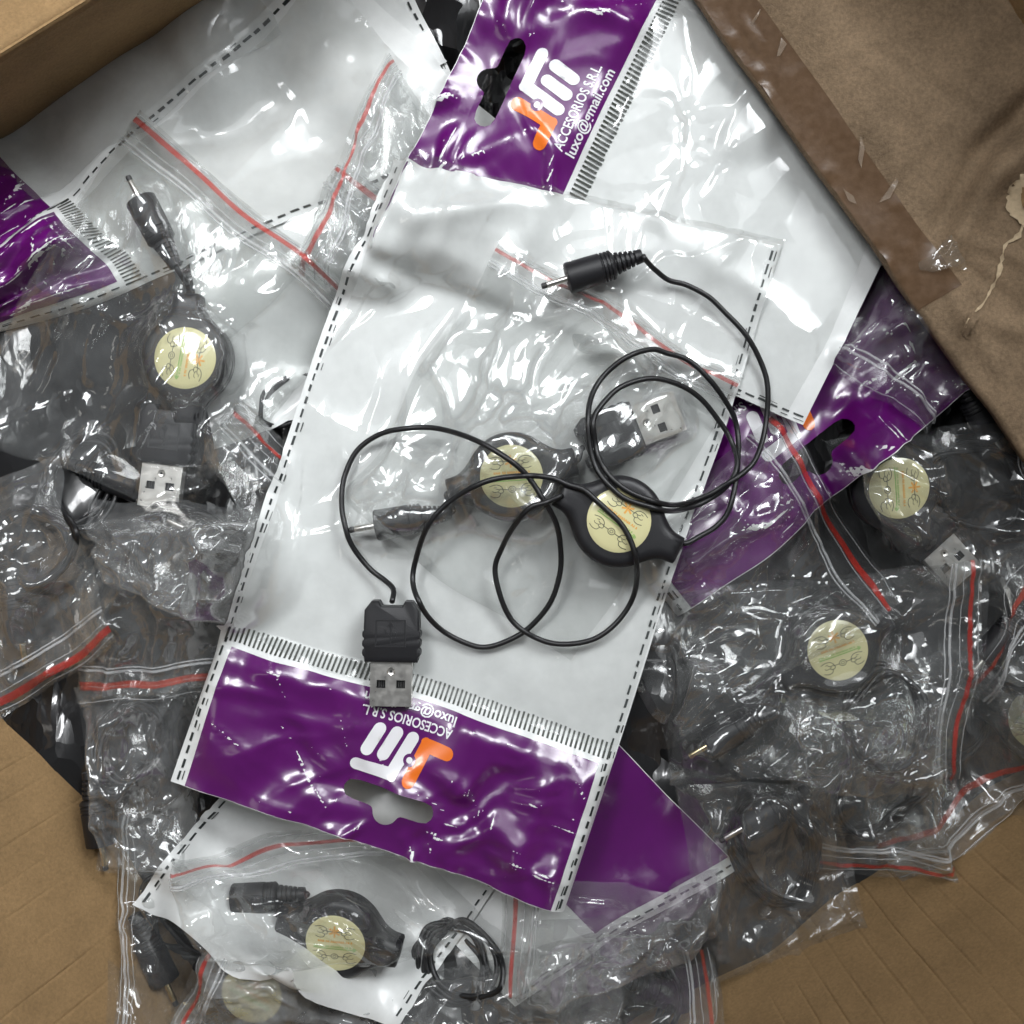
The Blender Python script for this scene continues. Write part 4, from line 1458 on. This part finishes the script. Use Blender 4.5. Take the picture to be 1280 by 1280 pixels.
zip_bag('clear zip bag with dark red stripe slanting over the purple header, torn open mouth', [(975, 512), (1143, 757), (838, 928), (720, 720)], 17, film='film_clear', excess=0.03, red_at=(17, 24), ridge_at=48, back=False)
zip_bag('crumpled clear bag beside the dark purple corner, above the bottom right cardboard', [(850, 985), (1040, 975), (1075, 1150), (885, 1240)], 18, film='film_clear', red=None, ridge=False, excess=0.06, noise=0.1,
        content=put_cable(label='coiled black cord in the crumpled bag next to the dark purple corner', coil=(955, 1060, 66, 4, 6), dc=(960, 1020, 150)))
zip_bag('twisted clear film between the right reel and the bottom right cardboard', [(985, 880), (1190, 875), (1150, 1000), (960, 975)], 61, red=None, ridge=False, back=False, film='film_clear', excess=0.07, noise=0.2, waves=6, creases=dict(n=26, amp=0.2, length=(80, 260), width=(8, 22), stars=2, rays=5))
# ------------------------------------------------------------------ bottom
zip_bag('flat zip bag at the bottom edge beside the cardboard, black cord inside', [(895, 1187), (897, 1340), (640, 1390), (672, 1232)], 31, film='film_clear', red='redpale', excess=0.02,
        content=put_cable(label='coiled black cord in the bottom edge zip bag beside the cardboard', coil=(770, 1255, 70, 4, 7), dc=(830, 1245, 20)))
zip_bag('crumpled clear bag on the bottom edge under the hang hole', [(455, 1228), (792, 1166), (770, 1400), (470, 1420)], 32, red=None, ridge=False, excess=0.05, noise=0.09)
zip_bag('zip bag in the lower left corner whose white ridge runs down to the bottom edge', [(140, 1005), (152, 1340), (330, 1340), (305, 1060)], 33, film='film_clear', red=None, ridge_at=14,
        content=put_cable(label='cable with thin brass tip near the lower left bottom edge', dc=(190, 1200, 65), coil=(225, 1140, 55, 4, 8), tip='brass'))
zip_bag('zip bag at the bottom left with red stripe pointing down to the bottom edge', [(268, 1150), (196, 1310), (440, 1390), (490, 1205)], 34, film='film_milky', excess=0.03,
        content=put_cable(label='dark cable with blurred reel under the lower white bag', reel=(318, 1236, 30, (12, 0)), coil=(400, 1260, 50, 3, 14)))
zip_bag('shiny puffed zip bag over black plugs beside the left cardboard wall', [(95, 868), (245, 842), (245, 1100), (125, 1085)], 35, red=None, ridge=False, excess=0.05, noise=0.1,
        content=put_cable(label='black cable with barrel plug pointing down beside the left cardboard', dc=(118, 1025, 80), coil=(150, 930, 52, 4, 9), tip='brass'))
zip_bag('hazy zip bag with upright red stripe under the purple header of the top bag', [(632, 1100), (622, 1255), (795, 1190), (897, 1119)], 36, excess=0.02, back=False, film='film')
zip_bag('long fold of clear film along the seam of the dark purple corner', [(660, 1165), (900, 1098), (905, 1180), (640, 1262)], 63, red=None, ridge=False, back=False, excess=0.06, noise=0.15, waves=6, creases=dict(n=26, amp=0.2, length=(80, 260), width=(8, 22), stars=2, rays=5))
P6, s6 = printed_bag('white printed bag with folded corner at lower left under the top bag', [(388, 858), (700, 998), (500, 1290), (165, 1134)], 23, lens=(350, 345), header=0, dashes=True, folds=False)
zip_bag('zip bag with long red stripe on the lower left white bag', [(208, 1078), (470, 1032), (660, 1200), (255, 1215)], 37, excess=0.03, film='film_clear', back=False,
        content=put_cable(label='cable with tilted cream sticker reel on the lower left white bag', reel=(424, 1170, 14, (14, -4)), dc=(322, 1124, 176), coil=(560, 1205, 50, 5, 15)))
# ------------------------------------------------------------------ left side
cable('black cord coil under clear film between the left reel and the top bag', coil=(345, 500, 42, 4, 10))
cable('black cord coil buried at the left edge under the clear bags', coil=(90, 600, 60, 4, 11), dc=(140, 600, 20))
P5c, s5c = printed_bag('plain white bag with dashed right edge behind the upper left bags', [(167, -57), (440, -180), (604, 186), (327, 303)], 24, lens=(300, 400), header=0, folds=False)
P5d, s5d = printed_bag('plain white bag half hidden under the upper left reel', [(225, 210), (480, 100), (530, 470), (262, 560)], 28, lens=(280, 370), header=0, folds=False, dashes=False)
P5b, s5b = printed_bag('white bag nearest the top left box wall, purple header at the left edge', [(-40, 420), (-165, 300), (352, -160), (560, 70)], 25, lens=(280, 690), header=190, logo=False, slot=False, ticks=False)
P5, s5 = printed_bag('white bag with purple header on the left and shiny blank upper body', [(-40, 434), (-86, 386), (408, -62), (640, 170)], 26, lens=(200, 665), header=192, logo=False, slot=False, far_dashes=True)
ff = Sheet([(40, 250), (-40, 175), (275, -40), (350, 30)], cell=6, excess=0.02, seed=77, waves=6)
mesh('front_film', *ff.fine(), M['film'], P5b.o, P5b.loc)
ff = Sheet([(270, 440), (84, 256), (400, -40), (570, 140)], cell=6, excess=0.012, seed=78, waves=5, noise=0.08, bend=0.4, creases=dict(n=8, amp=0.06, length=(100, 260), width=(5, 16), stars=2, rays=5))
mesh('front_film', *ff.fine(), M['film_soft'], P5.o, P5.loc)
zip_bag('small zip bag with short red stripe between the upper left bags and the top bag', [(425, 198), (560, 305), (500, 410), (370, 330)], 41, excess=0.03)
zip_bag('zip bag with steep red stripe on the upper left white bag', [(484, 60), (364, 338), (520, 430), (560, 180)], 42, excess=0.03)
zip_bag('crumpled zip bag with short dark red stripe left of the top bag', [(296, 500), (425, 610), (335, 690), (255, 570)], 43, excess=0.05, noise=0.09)
zip_bag('large zip bag with long red stripe and reel at upper left', [(165, 136), (446, 372), (240, 650), (-62, 532)], 44, film='film_clear', excess=0.035, noise=0.08, red_at=(8, 14), ridge_at=34,
        content=put_cable(label='cable laid straight with reel in the middle inside the upper left zip bag', reel=(231, 447, 90), dc=(189, 278, -118), usb=(206, 542, 7)))
zip_bag('puffed zip bag with level mouth and orange stripe left of the top bag', [(292, 872), (98, 880), (80, 650), (350, 636)], 45, excess=0.04, noise=0.08, red='redpale', ridge_at=46, red_at=(22, 32),
        content=put_cable(label='black cable inside the puffed zip bag left of the top bag', dc=(262, 676, 205), coil=(225, 700, 70, 4, 12)))
zip_bag('twisted clear film over black cord just left of the topmost bag', [(105, 628), (340, 640), (300, 800), (130, 730)], 62, red=None, ridge=False, back=False, excess=0.07, noise=0.2, waves=6, creases=dict(n=26, amp=0.2, length=(80, 260), width=(8, 22), stars=2, rays=5))
zip_bag('zip bag at the left picture edge, its mouth sloping up to the right', [(146, 806), (-20, 915), (-150, 640), (60, 578)], 46, excess=0.04, noise=0.08, red_at=(10, 20), ridge_at=44,
        content=put_cable(label='cable with broad brass tip at the left picture edge', dc=(18, 770, 80), coil=(20, 690, 60, 4, 13), tip='brass'))
# ------------------------------------------------------------------ upper printed bag and the top bag
P4, s4 = printed_bag('printed bag at the top with dark hang hole, its white body under the brown flap', [(458, 318), (680, -145), (1230, 67), (1008, 530)], 27, lens=(524, 585), header=190, zmin=-1.9)
ff = Sheet([(650, 385), (868, -80), (1200, 50), (985, 520)], cell=6, excess=0.012, seed=79, waves=6, noise=0.08, bend=0.4, creases=dict(n=10, amp=0.09, length=(100, 300), width=(5, 16), stars=2, rays=6))
mesh('front_film', *ff.fine(), M['film_soft'], P4.o, P4.loc)
MAINQ = [(707, 1143), (210, 975), (488, 193), (978, 305)]
P1, s1 = printed_bag('topmost white bag with purple header towards the bottom, loose cable lying on it', MAINQ, 20, header=190, cell=4.0, bumps=[(0.45, -0.02, 190, 0.45)], tight=400, smooth=25, zmin=-1.92)
zip_bag('zip bag with thin red stripe sealed inside the topmost white bag', [(628, 298), (932, 474), (712, 830), (418, 632)], 51, film='film_soft', excess=0.02, back=False, red_at=(9, 14), ridge_at=30,
        content=put_cable(label='cable sealed inside the topmost white bag under two films', reel=(640, 596, -14), dc=(503, 651, 170), usb=(762, 546, -111)))
ff = Sheet([(764, 945), (292, 785), (492, 186), (988, 297)], cell=4, excess=0.016, seed=80, waves=7, noise=0.07, bend=0.3, iters=50, creases=dict(n=24, amp=0.05, length=(90, 300), width=(2, 7), stars=6, rays=6))
mesh('front_film', *ff.fine(), M['film_soft'], P1.o, P1.loc)

# ------------------------------------------------------------------ the loose cable on top
t, ends = cable('loose black retractable cable lying unpacked on top of the topmost white bag', reel=(774, 652, 26), dc=(744, 336, 163), usb=(489, 789, 1), auto=False, q=97)
PATH_USB = [(491, 752), (490, 736), (481, 724), (460, 707), (441, 681), (430, 655), (427, 629), (432, 595), (449, 565), (475, 544), (505, 535), (539, 533), (569, 540), (602, 554),
            (636, 574), (659, 595), (677, 621), (694, 655), (701, 685), (700, 715), (689, 749), (670, 777), (644, 796), (610, 806), (580, 803), (550, 786), (529, 760), (519, 726),
            (522, 692), (535, 659), (557, 631), (587, 610), (621, 599), (659, 597), (689, 600), (711, 605), (730, 613), (745, 625), (758, 636), (775, 656), (790, 681), (796, 711), (792, 745), (775, 775),
            (749, 796), (719, 805), (689, 803), (662, 792), (640, 773), (625, 745), (619, 711), (625, 685), (640, 659), (662, 636), (680, 627), (702, 620)]
PATH_DC = [(852, 681), (858, 678), (875, 671), (894, 659), (910, 636), (919, 602), (923, 569), (921, 539), (912, 512), (890, 475), (860, 451), (834, 441), (816, 438), (782, 446), (752, 471), (736, 501), (734, 535), (739, 569),
           (752, 595), (775, 619), (805, 633), (835, 638), (865, 635), (890, 624), (910, 604), (920, 580), (912, 548), (897, 521), (875, 499), (849, 483), (816, 475), (782, 481), (756, 499),
           (742, 524), (743, 550), (749, 576), (766, 599), (790, 616), (824, 628), (850, 629), (880, 622), (906, 608), (938, 582), (953, 551), (961, 512), (959, 479), (950, 447), (931, 416), (908, 388), (883, 368),
           (858, 357), (835, 350), (820, 342), (812, 330), (805, 321)]
def loose_cord(path, parent):
    rk = np.random.default_rng(len(path))
    path = [(x + rk.normal(0, 1.1), y + rk.normal(0, 1.1)) for x, y in path]
    p = spline(path, 4.0)
    z = np.zeros(len(p))
    for _ in range(3):
        k = (D - z) / D / 100
        X = (p[:, 0] - 640) * k; Y = (640 - p[:, 1]) * k
        h = hs(X, Y)
        hd = h.copy()
        for w in range(1, 3):
            hd[w:] = np.maximum(hd[w:], h[:-w]); hd[:-w] = np.maximum(hd[:-w], h[w:])
        z = hd
        for _i in range(60):
            z[1:-1] = np.maximum(h[1:-1], z[1:-1] * 0.5 + 0.25 * (z[2:] + z[:-2]))
        z = z + 0.04
    k = (D - z) / D / 100
    # a second lap lies on the first
    pts = np.stack([(p[:, 0] - 640) * k, (640 - p[:, 1]) * k, z], -1)
    for i in range(len(p)):
        d = np.hypot(*(pts[:max(0, i - 14), :2] - pts[i, :2]).T) if i > 14 else np.array([9.0])
        if d.min() < 0.075:
            pts[i, 2] = max(pts[i, 2], pts[int(d.argmin()), 2] + 0.05)
    for _i in range(6):
        pts[1:-1, 2] = pts[1:-1, 2] * 0.5 + 0.25 * (pts[2:, 2] + pts[:-2, 2])
    v, f = tube(pts, 0.038, 10)
    mesh('cord', v, f, M['cordm'], parent.o, parent.loc)
loose_cord(PATH_USB, t)
loose_cord(PATH_DC, t)

# ------------------------------------------------------------------ brown flap folded in over the heap, with tape
def flap_grid():
    e0 = np.array((760.0, -158.0)); e1 = np.array((1352.0, 672.0))
    ny, nx = 70, 150
    rng = np.random.default_rng(5)
    v = np.linspace(0, 1, nx)[None, :]; u = np.linspace(0, 1, ny)[:, None]        # v along the edge, u outwards
    edge = e0[None] + (e1 - e0)[None] * v[0][:, None]
    hz = []
    for p in edge:
        z = 0.0
        for _ in range(2):
            c = at(p[0], p[1], z); z = float(hs(c[0], c[1]))
        hz.append(z)
    hz = np.array(hz)
    z0 = np.percentile(hz, 97) + 0.05
    Z = z0 + u * 1.9 + 0 * v
    PX = e0[0] + (e1[0] - e0[0]) * v + AX[0] * 520 * u
    PY = e0[1] + (e1[1] - e0[1]) * v + AX[1] * 520 * u
    lo = smooth_noise((ny, nx), 5, rng) * 0.05
    Z = Z + lo + smooth_noise((ny, nx), 18, rng) * 0.012
    # fold running from the outer side down to the edge and a dented corner
    def ridge(a, b, w, h):
        d = np.array(b, float) - np.array(a, float); L = np.linalg.norm(d); d /= L
        s = (PX - a[0]) * d[0] + (PY - a[1]) * d[1]; t_ = -(PX - a[0]) * d[1] + (PY - a[1]) * d[0]
        return h * np.exp(-(t_ / w) ** 2) * np.clip((s + 30) / 60, 0, 1) * np.clip((L + 30 - s) / 60, 0, 1)
    Z = Z + ridge((1310, 110), (1225, 190), 16, -0.22) + ridge((1320, 150), (1240, 230), 18, 0.2) + ridge((1225, 190), (1165, 300), 14, -0.12) + ridge((1255, 190), (1190, 320), 16, 0.14)
    Z = Z + ridge((1250, 320), (1205, 430), 12, 0.1) + ridge((1300, 420), (1230, 400), 14, 0.08) + ridge((1060, 20), (1190, 60), 40, -0.08) + ridge((1000, 90), (1120, 40), 5, 0.02) + ridge((1090, 60), (1240, 150), 6, -0.03) + ridge((1120, 210), (1230, 110), 7, 0.025) + ridge((1200, 330), (1270, 380), 6, -0.04) + ridge((1180, 350), (1250, 470), 9, 0.05) + ridge((1215, 300), (1290, 330), 6, 0.05)
    PX = PX + smooth_noise((ny, nx), 16, rng) * 1.2
    k = (D - Z) / D / 100
    P = np.stack([(PX - 640) * k, (640 - PY) * k, Z], -1)
    return P, ny, nx, PX, PY
FP, fny, fnx, FPX, FPY = flap_grid()
i = np.arange(fny - 1)[:, None] * fnx + np.arange(fnx - 1)[None]
f = np.stack([i, i + 1, i + 1 + fnx, i + fnx], -1).reshape(-1, 4)
n = fny * fnx
low = FP - np.array((0, 0, 0.16))
rim = [(k + 1, k, n + k, n + k + 1) for k in range(fnx - 1)]
mesh('flap', np.concatenate([FP.reshape(-1, 3), low.reshape(-1, 3)]), list(f) + list(f[:, ::-1] + n) + rim, M['flap'], box.o, box.loc)
def on_flap(px, py):
    d = (FPX - px) ** 2 + (FPY - py) ** 2
    j = np.unravel_index(d.argmin(), d.shape)
    z = FP[j][2]
    c = at(px, py, z)
    return c
def flap_patch(name, outline, material, off, cell=7.0, bumps=0.0, seed=0, thick=0.01):
    v2, f = fill2d(outline, [], cell)
    rng = np.random.default_rng(seed)
    P = np.array([on_flap(x, y) for x, y in v2])
    P[:, 2] += off + (rng.random(len(P)) ** 3) * bumps
    mesh(name, P, f, M[material], box.o, box.loc)
# tape along the edge: follows the flap grid itself so that it lies flat on it
ku = np.clip((np.arange(fny) / (fny - 1)), 0, 1)
nb = 9
vmax = int(fnx * 0.66)
tp = FP[:nb, :vmax].copy(); tp[..., 2] += 0.012
rngt = np.random.default_rng(9)
tp[..., 2] += np.clip(smooth_noise((nb, vmax), 26, rngt) - 1.1, 0, 1) * 0.05
i = np.arange(nb - 1)[:, None] * vmax + np.arange(vmax - 1)[None]
mesh('tape', tp.reshape(-1, 3), np.stack([i, i + 1, i + 1 + vmax, i + vmax], -1).reshape(-1, 4), M['tape'], box.o, box.loc)
M['tape_clear'] = film_material('loose_tape', haze=0.18, refl=3.0, scale=2.2, strength=0.5, hazecol=(0.75, 0.62, 0.48))
M['sliver'] = stripe_material('lifted_tape', (0.42, 0.33, 0.25), 0.45)
for o_ in ([(936, 32), (950, 12), (948, 20), (940, 33)], [(970, 72), (976, 48), (983, 56), (975, 70)], [(1072, 200), (1075, 170), (1080, 186), (1076, 211)],
           [(1098, 254), (1120, 222), (1122, 228), (1112, 248)], [(1053, 236), (1066, 246), (1070, 256), (1060, 252)]):
    flap_patch('lifted_tape', o_, 'sliver', 0.03, 6, 0.02, 3)
flap_patch('torn_tape_end', [(1144, 330), (1160, 322), (1186, 294), (1196, 310), (1205, 335), (1213, 342), (1190, 334), (1165, 341), (1148, 338)], 'tape_clear', 0.04, 6, 0.09, 4)
def ragged(outline, amp, seed, step=4):
    rg = random.Random(seed); o = []
    for (a, b) in zip(outline, outline[1:] + outline[:1]):
        k = max(1, int(math.dist(a, b) / step))
        for t_ in range(k):
            o.append((a[0] + (b[0] - a[0]) * t_ / k + rg.uniform(-amp, amp), a[1] + (b[1] - a[1]) * t_ / k + rg.uniform(-amp, amp)))
    return o
flap_patch('torn_paper', ragged([(1262, 232), (1280, 218), (1320, 190), (1330, 280), (1282, 288), (1270, 276), (1256, 262)], 2.6, 1), 'torn', 0.02, 6, 0.03, 5)
flap_patch('torn_paper', ragged([(1274, 240), (1290, 226), (1320, 212), (1322, 262), (1286, 270), (1276, 258)], 2.2, 2), 'card', 0.035, 6, 0.03, 7)
flap_patch('torn_paper', ragged([(1206, 398), (1216, 388), (1222, 396), (1214, 410), (1206, 424), (1200, 418)], 1.6, 3), 'flap', 0.045, 5, 0.02, 8)
tear = [(1279, 276), (1275, 290), (1268, 299), (1256, 306), (1252, 322), (1247, 344), (1238, 362), (1228, 380), (1216, 392), (1208, 402), (1203, 420)]
tl = spline(tear, 5)
rngq = np.random.default_rng(6)
w = 0.8 + rngq.random(len(tl)) ** 2 * 3.0
w = w * np.linspace(1.2, 0.6, len(tl))
outl = [(x - q, y - q * 0.4) for (x, y), q in zip(tl, w)] + [(x + q, y + q * 0.4) for (x, y), q in list(zip(tl, w))[::-1]]
flap_patch('torn_edge', outl, 'torn', 0.025, 5, 0.0, 6)
